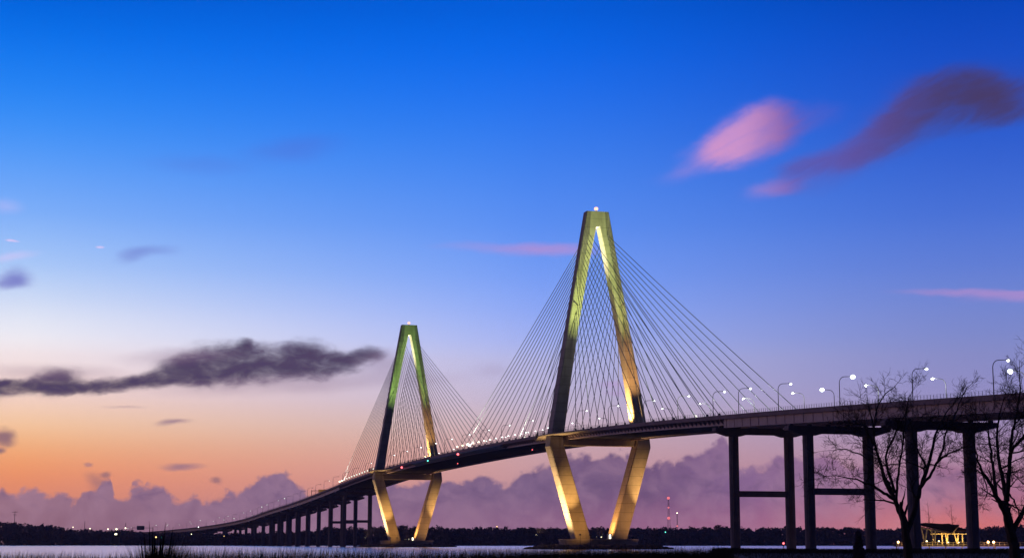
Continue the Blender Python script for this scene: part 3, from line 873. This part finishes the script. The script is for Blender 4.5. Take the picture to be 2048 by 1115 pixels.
# ------------------------------------------------------------------ sign gantries and a truck
def gantry(s, label, panels, width=36, hgt=6.5, gm='signlit'):
    p, d, n = frame(s); rz = math.atan2(n.y, n.x)
    g = thing('sign_gantry', label, 'sign gantry', (p.x, p.y, zt(s) - 1.09), rz)
    for sg in (-1, 1):
        MB().tube([(sg * width / 2, 0, 0), (sg * width / 2, 0, hgt + 0.9)], 0.28, 8).build('post', M['steel'], g)
    tr = MB()
    for zz in (hgt - 0.6, hgt + 0.7): tr.tube([(-width / 2, 0, zz), (width / 2, 0, zz)], 0.13, 6)
    for i in range(18):
        x0, x1 = -width / 2 + width * i / 18, -width / 2 + width * (i + 1) / 18
        tr.tube([(x0, 0, hgt + (-0.6 if i % 2 else 0.7)), (x1, 0, hgt + (0.7 if i % 2 else -0.6))], 0.07, 4)
    tr.build('truss', M['steel'], g)
    for x, w_, h_ in panels:
        pn = MB().box((x, -0.35, hgt), (w_, 0.12, h_)).build('sign_panel', M[gm], g)
        MB().box((x, -0.28, hgt), (w_ + 0.3, 0.05, h_ + 0.3)).build('panel_rim', M['white'] if gm == 'signgreen' else M['steel'], pn)
    return g


gantry(850, 'amber lit overhead sign gantry on the approach just past the far tower', [(-6, 10, 2.8), (6, 9, 2.8)])
gantry(2000, 'green overhead sign gantry far along the approach at the left', [(-4, 13, 6.4)], 36, 9.2, 'signgreen')

q = W(1290, -13, -1.09); p, d, n = frame(1290)
tk = thing('box_truck', 'dark box truck driving on the far approach above the piers', 'truck', q, math.atan2(d.y, d.x))
MB().box((-1.5, 0, 2.6), (11, 2.6, 3.2)).build('cargo_box', M['truck'], tk)
cb = MB().prism([(4.2, 0.7), (6.6, 0.7), (6.6, 1.8), (6.1, 3.1), (4.2, 3.2)], -1.2, 1.2, lambda a, b_, d_: Vector((a, d_, b_))).build('cab', M['truck'], tk)
MB().box((6.42, 0, 2.4), (0.05, 2.1, 0.9), 0, R(-18)).build('windscreen', M['glass'], cb)
MB().box((-0.5, 0, 0.8), (13, 1.0, 0.3)).build('chassis', M['steel'], tk)
for x in (-5.5, -4.2, 4.9):
    for y in (-1.15, 1.15):
        MB().tube([(x, y - 0.15, 0.5), (x, y + 0.15, 0.5)], 0.5, 12).build('wheel', M['rubber'], tk)

# ------------------------------------------------------------------ far treeline (one wood) and masts on the far shore
TOPS = [(-200, 1046), (60, 1047), (110, 1049), (135, 1053), (160, 1060), (300, 1063), (420, 1066), (600, 1064), (635, 1060), (660, 1052), (700, 1054), (760, 1055), (850, 1053), (1000, 1056), (1200, 1056), (1440, 1054), (1500, 1057), (1560, 1052),
        (1620, 1057), (1690, 1053), (1750, 1057), (1800, 1055), (1900, 1056), (1960, 1055), (2048, 1048), (2200, 1046)]
LV, LF = [], []


def leaf_quads(c, rx, rz_, n, size, sq=1.0):
    d = rng.normal(size=(n, 3)); d /= np.linalg.norm(d, axis=1)[:, None]
    rad = rng.uniform(0.55, 1.0, n)[:, None] ** 0.6
    ctr = np.array(c) + d * rad * np.array([rx, rx, rz_])
    u = rng.normal(size=(n, 3)); u /= np.linalg.norm(u, axis=1)[:, None]
    w = np.cross(u, rng.normal(size=(n, 3))); w /= np.linalg.norm(w, axis=1)[:, None]
    sz = rng.uniform(0.6, 1.3, (n, 1)) * size
    return np.stack([ctr - u * sz, ctr + w * sz * 0.7, ctr + u * sz, ctr - w * sz * 0.7], 1)


quads = []
for row, dy in enumerate((8, 40, 80, 130)):
    x = -900.0
    while x < 900:
        Y = SHORE + dy + rng.uniform(-10, 10) + (150 if x < -430 else 0) - (50 if x > 420 else 0)
        pxx = 1024 + F_PX * x / Y
        top = np.interp(pxx, *zip(*TOPS))
        zt2 = 3 + (HORIZON - top) / F_PX * Y
        hgt = zt2 * rng.uniform(0.84, 1.05) * (1 + 0.05 * math.sin(x * 0.045 + row) + 0.03 * math.sin(x * 0.11 + 2 * row)) - (0 if row > 1 else rng.uniform(0, 3))
        rx = rng.uniform(3.5, 6.5)
        quads.append(leaf_quads((x, Y, hgt * 0.66), rx, hgt * 0.36, 110, 1.5))
        quads.append(leaf_quads((x + rng.uniform(-3, 3), Y - 2, hgt * 0.28), rx * 1.1, hgt * 0.3, 60, 1.9))
        for _ in range(3):
            quads.append(leaf_quads((x + rng.uniform(-rx, rx), Y, hgt * rng.uniform(0.78, 0.98)), rx * 0.35, 2.0, 22, 0.8))
        x += rng.uniform(5, 9)


def quad_mesh(name, q):
    v = np.concatenate(q).reshape(-1, 3); n = len(v) // 4
    me = bpy.data.meshes.new(name)
    me.vertices.add(len(v)); me.vertices.foreach_set('co', v.astype(np.float32).ravel())
    me.loops.add(n * 4); me.loops.foreach_set('vertex_index', np.arange(n * 4, dtype=np.int32))
    me.polygons.add(n); me.polygons.foreach_set('loop_start', np.arange(0, n * 4, 4, dtype=np.int32)); me.polygons.foreach_set('loop_total', np.full(n, 4, dtype=np.int32))
    me.update(); return me


me = quad_mesh('treeline', quads); me.materials.append(M['leaf'])
struct(put('treeline', me), 'stuff')


def mast(px, Y, ytop, label, lights, w=2.4, guy=False):
    b_ = at(px, 1085, Y); h = at(px, ytop, Y).z
    ms = thing('radio_mast', label, 'radio mast', (b_.x, Y, 0.6))
    mb = MB(); k = 3
    for i in range(k):
        a = 2 * math.pi * i / k; mb.tube([(w * math.cos(a), w * math.sin(a), 0), (0.4 * math.cos(a), 0.4 * math.sin(a), h)], 0.16, 4)
    nseg = 16
    for j in range(nseg):
        f0, f1 = j / nseg, (j + 1) / nseg
        for i in range(k):
            a0, a1 = 2 * math.pi * i / k, 2 * math.pi * (i + 1) / k
            r0, r1 = w + (0.4 - w) * f0, w + (0.4 - w) * f1
            mb.tube([(r0 * math.cos(a0), r0 * math.sin(a0), f0 * h), (r1 * math.cos(a1), r1 * math.sin(a1), f1 * h)], 0.08, 3)
    mb.build('lattice', M['steel'], ms)
    for yy, r_, ln in lights:
        z = at(px, yy, Y).z - 0.6
        MB().ball((0, -0.6, z), r_, 10, 6).build('warning_light', M[ln], ms)
    return ms


mast(1338, 2110, 992, 'tall lattice radio mast with three red lights above the far trees', [(995, 1.8, 'l_mast'), (1014, 1.1, 'l_mast'), (1035, 1.8, 'l_mast')], 3.0)
mast(1355, 2120, 1025, 'thin short mast with a small light at its tip beside the tall red-lit mast', [(1025, 0.7, 'l_warm'), (1051, 1.0, 'l_mast')], 1.2)
mast(1331, 2080, 1062, 'stubby post with a tiny green light in front of the far trees', [(1063, 0.7, 'l_green')], 0.6)


def power_pole(px, Y, ytop, label, arms=True):
    b_ = at(px, 1085, Y); h = at(px, ytop, Y).z
    pp = thing('power_pole', label, 'power pole', (b_.x, Y, 0.6))
    MB().tube([(0, 0, 0), (0, 0, h)], [0.5, 0.3], 7).build('pole', M['steel'], pp)
    if arms:
        MB().box((0, 0, h - 1.2), (8, 0.4, 0.5)).build('crossarm', M['steel'], pp)
        MB().box((0, 0, h - 5), (5, 0.4, 0.5)).build('crossarm', M['steel'], pp)


power_pole(27, 2280, 1022, 'power pole with two crossarms above the trees at the left edge')
power_pole(168, 2240, 1042, 'plain thin pole standing above the low trees left of the approach', False)
power_pole(250, 2240, 1045, 'slim pole behind the yellow-lit building', False)
# small lit building and shore lights among the far trees
b_ = at(233, 1066, 2235)
lb = thing('lit_building', 'small pointed kiosk glowing yellow at the end of the approach', 'building', (b_.x, 2235, 0.7))
MB().box((0, 0, 8), (9, 7, 16)).build('wall', M['mud'], lb)
MB().quadstrip([[Vector((sx * w_, sy * w_, z)) for sx, sy in ((-1, -1), (1, -1), (1, 1), (-1, 1))] for w_, z in ((5.0, 16.01), (0.4, 20.5))]).build('roof', M['roof'], lb)
MB().box((0, -3.56, 14.2), (3, 0.1, 1.8)).build('window', M['l_warm'], lb)
MB().ball((0, -1.0, 20.8), 1.1, 8, 5).build('roof_lamp', M['l_warm'], lb)


def shore_light(px, py, Y, lens, r_, label):
    b_ = at(px, py, Y)
    sl = thing('shore_lamp', label, 'shore lamp', (b_.x, Y, 0.7), 0, 'lamps among the far shore trees')
    MB().tube([(0, 0, 0), (0, 0, b_.z - 0.7)], 0.12, 5).build('pole', M['steel'], sl)
    MB().ball((0, 0, b_.z - 0.7), r_ * 0.62, 8, 5).build('lens', M[lens], sl)


for px, py, lens, r_, lab in ((312, 1073, 'l_amber', 1.7, 'amber lamp shining below the approach beside the tall grass tuft'), (323, 1074, 'l_green', 0.6, 'faint green lamp just right of the amber lamp'),
                              (397, 1053, 'l_white', 0.9, 'small white lamp under the approach deck'), (146, 1053, 'l_warm', 0.9, 'small pale lamp over the left trees'),
                              (180, 1056, 'l_warm', 1.0, 'pale lamp left of the glowing kiosk'), (216, 1057, 'l_warm', 1.2, 'warm lamp touching the glowing kiosk on its left'), (251, 1055, 'l_warm', 1.4, 'warm lamp right of the glowing kiosk'),
                              (858, 1043, 'l_amber', 0.7, 'tiny orange lamp above the trees right of the far tower'), (994, 1052, 'l_amber', 0.9, 'orange lamp on the treetops midway between the towers'),
                              (383, 1067, 'l_warm', 0.8, 'dim lamp low under the approach'), (448, 1071, 'l_amber', 0.6, 'dim amber lamp between the first shore columns')):
    shore_light(px, py, SHORE - 4 + (150 if px < 330 else 0), lens, r_, lab)

# ------------------------------------------------------------------ boardwalk and pavilion at the right
bw = thing('boardwalk', 'lit timber boardwalk along the water under the approach at the right', 'boardwalk', at(1790, 1085, 640) - Vector((0, 0, 3)))
bx0 = bw.location.copy(); x1 = at(2150, 1085, 640).x - bx0.x
MB().box((x1 / 2, 0, 1.9), (x1, 5, 0.35)).build('walkway', M['plank'], bw)
for i in range(12): MB().tube([(x1 * i / 11, -2.2, -1), (x1 * i / 11, -2.2, 1.75)], 0.22, 6).build('pile', M['plank'], bw)
rl = MB()
for i in range(36):
    rl.box((x1 * i / 35, -2.35, 2.65), (0.14, 0.14, 1.15))
rl.box((x1 / 2, -2.35, 3.25), (x1, 0.2, 0.1)); rl.box((x1 / 2, -2.35, 2.6), (x1, 0.08, 0.1))
struct(rl.build('railing', M['timber'], bw), 'stuff')


def bollard(px, label, power, col=(1.0, 0.5, 0.3)):
    q = at(px, 1085, 633); lp = thing('boardwalk_lamp', label, 'lamp', (q.x, 633.5, 0.2), 0, 'lamps along the boardwalk')
    MB().tube([(0, 0, 0), (0, 0, 3.0)], 0.1, 6).build('post', M['steel'], lp)
    MB().ball((0, 0, 3.2), 0.42, 8, 5).build('lens', M['l_amber'], lp)
    l = bpy.data.lights.new('lamp_light', 'POINT'); l.color = col; l.energy = power; l.shadow_soft_size = 0.4
    o_ = bpy.data.objects.new('lamp_light', l); COL.objects.link(o_); o_.parent = lp; o_.location = (0, -0.8, 3.2)


bollard(1797, 'amber boardwalk lamp left of the big bare tree trunk', 900)
bollard(1977, 'left of the two boardwalk lamps past the last column', 900)
bollard(1988, 'right of the two boardwalk lamps past the last column', 1200)

PV = at(1884, 1085, 636); pv = thing('pavilion', 'open timber pavilion with tilted dark roofs and glowing yellow V-shaped posts', 'pavilion', (PV.x, 636, 2.05), R(0))
pm = F_PX / 636


def pvp(px, py, y=0.0): return Vector(((px - 1884) / pm, y, (HORIZON - py) / pm + CAM_H - 2.05))


def slab(a, b_, c_, d_, th=0.35):
    mb = MB(); mb.quadstrip([[q + Vector((0, 0, z)) for q in (a, b_, c_, d_)] for z in (-th, 0)]); return mb


slab(pvp(1830, 1047, -5), pvp(1899, 1063, -5), pvp(1925, 1049, 4), pvp(1858, 1045, 4)).build('front_roof', M['roof'], pv)
slab(pvp(1868, 1048, 4.2), pvp(1905, 1061, 1.0), pvp(1943, 1060, 4.2), pvp(1912, 1046, 9)).build('rear_roof', M['roof'], pv)
slab(pvp(1830, 1049, -4.8), pvp(1899, 1065, -4.8), pvp(1925, 1051, 3.8), pvp(1858, 1047, 3.8), 0.12).build('ceiling', M['timber'], pv)


def post(x0, y0, x1, y1, dep, w_=0.24):
    a, b_ = pvp(x0, y0, dep), pvp(x1, y1, dep); MB().tube([a, b_], w_, 5).build('post', M['timber'], pv)


for dep, ps in ((-4.3, [(1838, 1053, 1844, 1084), (1850, 1055, 1845, 1084), (1858, 1058, 1863, 1085), (1866, 1060, 1864, 1085)]),
                (-0.5, [(1884, 1065, 1884, 1086), (1891, 1065, 1893, 1086), (1896, 1065, 1893, 1086), (1908, 1064, 1913, 1086), (1916, 1065, 1914, 1086), (1924, 1066, 1924, 1084), (1934, 1064, 1934, 1086)])):
    for a in ps: post(*a, dep)
MB().tube([pvp(1840, 1056, -4.3), pvp(1898, 1067, -4.3)], 0.2, 5).build('beam', M['timber'], pv)
MB().tube([pvp(1862, 1067, -0.5), pvp(1938, 1067, -0.5)], 0.2, 5).build('beam', M['timber'], pv)
rr = MB()
for i in range(24):
    q = pvp(1834 + 4.5 * i, 1088, -5.2); rr.box(q + Vector((0, 0, 0.5)), (0.1, 0.1, 1.1))
rr.box(pvp(1886, 1083, -5.2), (20.5, 0.14, 0.12)); struct(rr.build('railing', M['plank'], pv), 'stuff')
for px, y_, pw, z_ in ((1850, -3.0, 700, 1080), (1875, -2.2, 500, 1080), (1893, -2.4, 500, 1082), (1914, -2.4, 600, 1082), (1932, -2.4, 450, 1082)):
    q = pvp(px, z_, y_)
    fx = MB().box(q - Vector((0, 0, 0.25)), (0.4, 0.4, 0.3)).build('uplight', M['l_warm'], pv)
    l = bpy.data.lights.new('uplight_lamp', 'POINT'); l.color = (1.0, 0.68, 0.20); l.energy = pw; l.shadow_soft_size = 0.2
    o_ = bpy.data.objects.new('uplight_lamp', l); COL.objects.link(o_); o_.parent = pv; o_.location = q + Vector((0, -0.6, 0.5))


# ------------------------------------------------------------------ bare trees
class Tree:
    def __init__(s, seed): s.r = random.Random(seed); s.big, s.small = MB(), MB()
    def grow(s, p, d, L, rad, depth, ground=1.3):
        r_ = s.r; n = 5 if depth > 1 else 4; pts_ = [p.copy()]; rads = [rad]; q = p.copy(); dd = d.normalized()
        for i in range(n):
            dd = (dd + Vector((r_.gauss(0, .16), r_.gauss(0, .16), r_.gauss(0.03, .13)))).normalized()
            q = q + dd * (L / n); pts_.append(q.copy()); rads.append(max(rad * (1 - 0.7 * (i + 1) / n), 0.009))
        (s.big if rad > 0.06 else s.small).tube(pts_, rads, 6 if rad > 0.06 else 3, False)
        if depth <= 0: return
        k = {4: 5, 3: 5, 2: 5, 1: 4}[depth]
        for i in range(k):
            f = 0.22 + 0.78 * (i + r_.random()) / k; j = min(int(f * n), n - 1)
            a = pts_[j].lerp(pts_[j + 1], f * n - j) if f < 1 else pts_[-1]
            dirn = (pts_[j + 1] - pts_[j]).normalized()
            side = Vector((r_.gauss(0, 1), r_.gauss(0, 1), r_.gauss(0.15, 0.8))).normalized()
            s.grow(a, dirn * 0.75 + side * r_.uniform(0.5, 0.95), L * r_.uniform(0.42, 0.68), max(rads[j] * 0.52, 0.011), depth - 1)
    def limb(s, pxs, Y, w0, w1, dys, depth=3, k=9, blen=2.2):
        """a main limb through the given directions at distance Y (+dys), with side branches"""
        n = len(pxs); pts_ = []
        for i, (x, y) in enumerate(pxs):
            pts_.append(at(x, y, Y + dys * i / max(1, n - 1)))
        # subdivide smoothly
        fine_ = []
        for i in range(n - 1):
            p0, p1, p2, p3 = pts_[max(i - 1, 0)], pts_[i], pts_[i + 1], pts_[min(i + 2, n - 1)]
            for j in range(4):
                t_ = j / 4
                fine_.append(0.5 * ((2 * p1) + (p2 - p0) * t_ + (2 * p0 - 5 * p1 + 4 * p2 - p3) * t_ ** 2 + (3 * p1 - p0 - 3 * p2 + p3) * t_ ** 3) + Vector((s.r.gauss(0, .03), s.r.gauss(0, .05), s.r.gauss(0, .03))))
        fine_.append(pts_[-1]); m_ = len(fine_) - 1
        rads = [w0 + (w1 - w0) * i / m_ for i in range(m_ + 1)]
        s.big.tube(fine_, rads, 8, False)
        for i in range(k):
            f = 0.3 + 0.7 * (i + s.r.random()) / k; j = min(int(f * m_), m_ - 1)
            dirn = (fine_[j + 1] - fine_[j]).normalized()
            side = Vector((s.r.gauss(0, 1), s.r.gauss(0, 0.9), s.r.gauss(0.1, 0.6))).normalized()
            s.grow(fine_[j], dirn * 0.6 + side * 0.8, blen * s.r.uniform(0.6, 1.2), rads[j] * 0.5, depth)
        s.grow(fine_[-1], (fine_[-1] - fine_[-3]), blen, w1, depth)
    def build(s, label, base, cat='tree', name='bare_tree'):
        tr = thing(name, label, cat, base)
        inv = -Vector(base)
        for mb in (s.big, s.small): mb.v = [tuple(Vector(v) + inv) for v in mb.v]
        s.big.build('trunk', M['bark'], tr)
        if s.small.v: s.small.build('crown', M['twig'], tr)
        return tr


Y1_ = 132.0
T = Tree(3)
T.limb([(1816, 1136), (1815, 1095), (1810, 1055)], Y1_, 0.44, 0.32, 0, 1, 0)
T.limb([(1811, 1062), (1803, 1030), (1791, 1000), (1772, 965), (1762, 930), (1751, 890), (1746, 850)], Y1_, 0.24, 0.07, 3, 3, 9, 2.6)
T.limb([(1791, 1000), (1768, 985), (1748, 972), (1725, 963), (1700, 955), (1672, 950)], Y1_, 0.14, 0.03, -4, 3, 8, 2.0)
T.limb([(1793, 1003), (1795, 965), (1800, 925), (1806, 880), (1812, 830), (1818, 795)], Y1_, 0.12, 0.03, 5, 3, 7, 2.0)
T.limb([(1790, 985), (1779, 950), (1772, 915), (1785, 880), (1800, 850)], Y1_, 0.13, 0.05, -3, 3, 7, 2.0)
T.limb([(1812, 1065), (1825, 1035), (1834, 1000), (1843, 968), (1857, 930), (1866, 890), (1874, 860), (1892, 825)], Y1_, 0.25, 0.06, 4, 3, 8, 2.2)
T.limb([(1842, 972), (1862, 947), (1873, 926), (1888, 912), (1906, 903), (1926, 895)], Y1_, 0.13, 0.04, -2, 3, 6, 1.6)
T.limb([(1853, 935), (1838, 905), (1828, 885), (1822, 850)], Y1_, 0.10, 0.04, 3, 3, 6, 1.8)
T.limb([(1875, 925), (1886, 895), (1893, 860), (1910, 830), (1925, 790), (1938, 772)], Y1_, 0.10, 0.03, 2, 2, 8, 1.5)
T.limb([(1752, 895), (1738, 870), (1725, 850), (1700, 845)], Y1_, 0.10, 0.03, -3, 3, 6, 2.0)
T.limb([(1748, 860), (1752, 825), (1765, 795), (1790, 772)], Y1_, 0.08, 0.03, 3, 2, 6, 1.4)
T.limb([(1740, 920), (1715, 905), (1690, 898), (1662, 900)], Y1_, 0.06, 0.02, 2, 2, 7, 1.7)
T.build('big forked bare tree standing before the columns under the approach', tuple(at(1816, 1136, Y1_)))
T = Tree(11); Y2_ = 118.0
T.limb([(2034, 1142), (2028, 1090), (2020, 1060)], Y2_, 0.42, 0.34, 0, 1, 0)
T.limb([(2022, 1070), (2010, 1030), (1994, 993), (1978, 962), (1962, 938), (1953, 905)], Y2_, 0.24, 0.05, -3, 3, 9, 2.0)
T.limb([(1994, 993), (1986, 940), (1980, 890), (1974, 850)], Y2_, 0.14, 0.05, 3, 3, 7, 2.0)
T.limb([(2021, 1062), (2015, 1015), (2008, 970), (1998, 925), (1994, 880), (1998, 830)], Y2_, 0.23, 0.06, 4, 3, 9, 2.2)
T.limb([(2014, 1000), (2018, 950), (2020, 905), (2027, 860), (2036, 810), (2040, 768)], Y2_, 0.19, 0.05, 2, 3, 9, 2.2)
T.limb([(2020, 900), (2040, 880), (2060, 850), (2080, 810)], Y2_, 0.12, 0.05, -2, 3, 8, 2.2)
T.limb([(2018, 985), (2030, 1005), (2042, 1030), (2060, 1042)], Y2_, 0.07, 0.03, -3, 2, 5, 1.2)
T.limb([(2026, 1060), (2052, 1010), (2070, 960), (2085, 900)], Y2_, 0.2, 0.07, 3, 3, 8, 2.4)
T.limb([(1965, 945), (1975, 985), (1968, 1000)], Y2_, 0.05, 0.02, -1, 2, 5, 1.0)
T.build('dense bare tree at the right edge with several leaning stems', tuple(at(2034, 1142, Y2_)))
for i, (px, yt, lab) in enumerate(((1857, 1022, 'thin bare sapling with drooping twigs rising behind the left of the pavilion roof'), (1903, 1026, 'thin bare sapling rising behind the right of the pavilion roof'))):
    T = Tree(20 + i); Ys = 660
    T.limb([(px + 4, 1088), (px + 2, 1055), (px, yt)], Ys, 0.22, 0.07, 0, 2, 9, 3.4)
    T.build(lab, tuple(at(px + 4, 1098, Ys)))

# dark evergreen shrub
T = at(1718, 1120, 150)
sh = thing('evergreen_shrub', 'small dark columnar evergreen standing between the second pier columns', 'shrub', (T.x, 150, 1.15))
MB().tube([(0, 0, 0), (0, 0, 2.4)], [0.12, 0.04], 6).build('trunk', M['bark'], sh)
qs = [leaf_quads((0, 0, 1.0), 0.52, 0.95, 900, 0.14), leaf_quads((0.02, 0, 1.9), 0.30, 0.5, 420, 0.12), leaf_quads((0, 0, 2.55), 0.26, 0.42, 360, 0.1)]
me = quad_mesh('crown', qs); me.materials.append(M['leaf']); put('crown', me, sh)

# ------------------------------------------------------------------ marsh grass
def blades(n, xy, zg, hmin, hmax, w, lean):
    x, y = xy
    h = rng.uniform(hmin, hmax, n); a = rng.uniform(0, 2 * np.pi, n); ln = rng.normal(0, lean, (n, 2))
    wx, wy = np.cos(a) * w, np.sin(a) * w * 0.4
    b0 = np.stack([x, y, zg], 1)
    def at_(f, k): # point along the blade
        return b0 + np.stack([ln[:, 0] * h * f ** 1.8, ln[:, 1] * h * f ** 1.8, h * f * (1 - 0.12 * f * np.abs(ln).sum(1))], 1), np.stack([wx * k, wy * k, np.zeros(n)], 1)
    q = []
    prev = None
    for f, k in ((0, 1.0), (0.55, 0.8), (1.0, 0.08)):
        p, d = at_(f, k)
        if prev is not None:
            q.append(np.stack([prev[0] - prev[1], prev[0] + prev[1], p + d, p - d], 1))
        prev = (p, d)
    return q


def field(n, px0, px1, d0, d1, top_fn, w, lean, zg=0.1, hmin=0.55):
    d = np.sqrt(rng.uniform(d0 ** 2, d1 ** 2, n)); px = rng.uniform(px0, px1, n)
    # clumping
    x = (px - 1024) / F_PX * d
    cl_ = 0.5 + 0.5 * np.sin(x * 1.7 + np.sin(d * 0.9) * 2.1) * np.cos(x * 0.63 + d * 0.31 + 1.3)
    top = top_fn(px) - 0.35 * (1 - cl_)
    h = (top - zg) * rng.uniform(hmin, 1.0, n)
    return x, d, h


def blades_h(x, y, zg, h, w, lean):
    n = len(x); a = rng.uniform(0, 2 * np.pi, n); ln = rng.normal(0, lean, (n, 2)); ln[:, 0] += 0.05
    wx, wy = np.cos(a) * w, np.sin(a) * w
    b0 = np.stack([x, y, np.broadcast_to(zg, (n,))], 1); q = []; prev = None
    for f, k in ((0, 1.0), (0.6, 0.8), (1.0, 0.06)):
        p = b0 + np.stack([ln[:, 0] * h * f ** 1.8, ln[:, 1] * h * f ** 1.8, h * f], 1); d = np.stack([wx * k, wy * k, np.zeros(n)], 1)
        if prev is not None: q.append(np.stack([prev[0] - prev[1], prev[0] + prev[1], p + d, p - d], 1))
        prev = (p, d)
    return q


def top_left(px): return np.interp(px, [-50, 0, 60, 120, 200, 270, 350, 450, 600, 700, 850, 1000, 1100, 1250, 1420], [2.72, 2.70, 2.78, 2.74, 2.70, 2.70, 2.9, 2.95, 2.93, 2.95, 2.93, 2.95, 3.02, 3.04, 3.04])


gq = []
x, y, h = field(21000, -60, 1440, 56, 96, lambda p: top_left(p) + 0.04, 0.014, 0.1, 0.1, 0.80)
gq += blades_h(x, y, 0.1, h, 0.017, 0.13)
x, y, h = field(19000, 0, 1, 56, 100, lambda p: np.full_like(p, 2.9), 0.014, 0.1, 0.1, 0.84)
x = (820 + 630 * np.sqrt(rng.random(len(x))) - 1024) / F_PX * y
gq += blades_h(x, y, 0.1, h, 0.014, 0.10)
# left sparse coarse reeds
x, y, h = field(1600, -40, 280, 48, 70, lambda p: np.full_like(p, 2.55), 0.02, 0.16)
gq += blades_h(x, y, 0.1, h, 0.016, 0.2)
# fringe of the park bank on the right
x, y, h = field(42000, 1380, 2110, 300, 396, lambda p: np.interp(p, [1380, 1500, 1700, 1800, 2100], [2.5, 2.2, 2.0, 2.15, 2.15]), 0.03, 0.1, 1.2, 0.25)
ok = x > bank_left(y) + 0.6
gq += blades_h(x[ok], y[ok], 1.19, h[ok], 0.045, 0.15)
x, y, h = field(9000, 1400, 2110, 120, 300, lambda p: np.full_like(p, 1.75), 0.03, 0.1, 1.2, 0.25)
ok = x > bank_left(y) + 0.6
gq += blades_h(x[ok], y[ok], 1.19, h[ok], 0.03, 0.15)
x, y, h = field(9000, 1330, 1560, 80, 110, lambda p: np.interp(p, [1330, 1480, 1560], [2.4, 2.25, 1.9]), 0.03, 0.1, 0.1, 0.5)
gq += blades_h(x, y, 0.1, h, 0.02, 0.12)
me = quad_mesh('marsh_grass', gq); me.materials.append(M['grass'])
struct(put('marsh_grass', me), 'stuff')

# the tall tuft standing out at the left
TB = at(312, 1085, 46.0)
tf = thing('grass_tuft', 'tall dark tuft of spiky marsh grass rising above the rest at the left', 'grass tuft', (TB.x, 46, 0.1))
k = 2400; ang = rng.uniform(0, 6.283, k); rad = rng.uniform(0, 0.40, k)
hh = rng.uniform(2.4, 3.3, k) - rad * 1.3
q = blades_h(np.cos(ang) * rad, np.sin(ang) * rad, 0.0, hh, 0.009, 0.14)
tall = np.array([(297, 1040, -0.12), (305, 1052, -0.1), (291, 1060, -0.25), (313, 1060, 0.0), (322, 1062, 0.05), (334, 1043, 0.2), (346, 1052, 0.3), (329, 1070, 0.15), (284, 1072, -0.3), (350, 1072, 0.34), (318, 1075, 0.0), (302, 1075, -0.1)])
xs = np.array([at(a, b_, 46).x - TB.x for a, b_, _ in tall]); zs = np.array([at(a, b_, 46).z - 0.1 for a, b_, _ in tall])
n = len(tall); b0 = np.stack([xs * 0.25, rng.uniform(-.2, .2, n), np.zeros(n)], 1); prev = None
for f, w_ in ((0, .012), (0.5, .013), (0.85, .017), (1, .002)):
    p = b0 + np.stack([xs * 0.75 * f ** 1.4, np.zeros(n), zs * f], 1); d = np.stack([np.full(n, w_), np.zeros(n), np.zeros(n)], 1)
    if prev is not None: q.append(np.stack([prev[0] - prev[1], prev[0] + prev[1], p + d, p - d], 1))
    prev = (p, d)
me = quad_mesh('leaves', q); me.materials.append(M['grass']); put('leaves', me, tf)
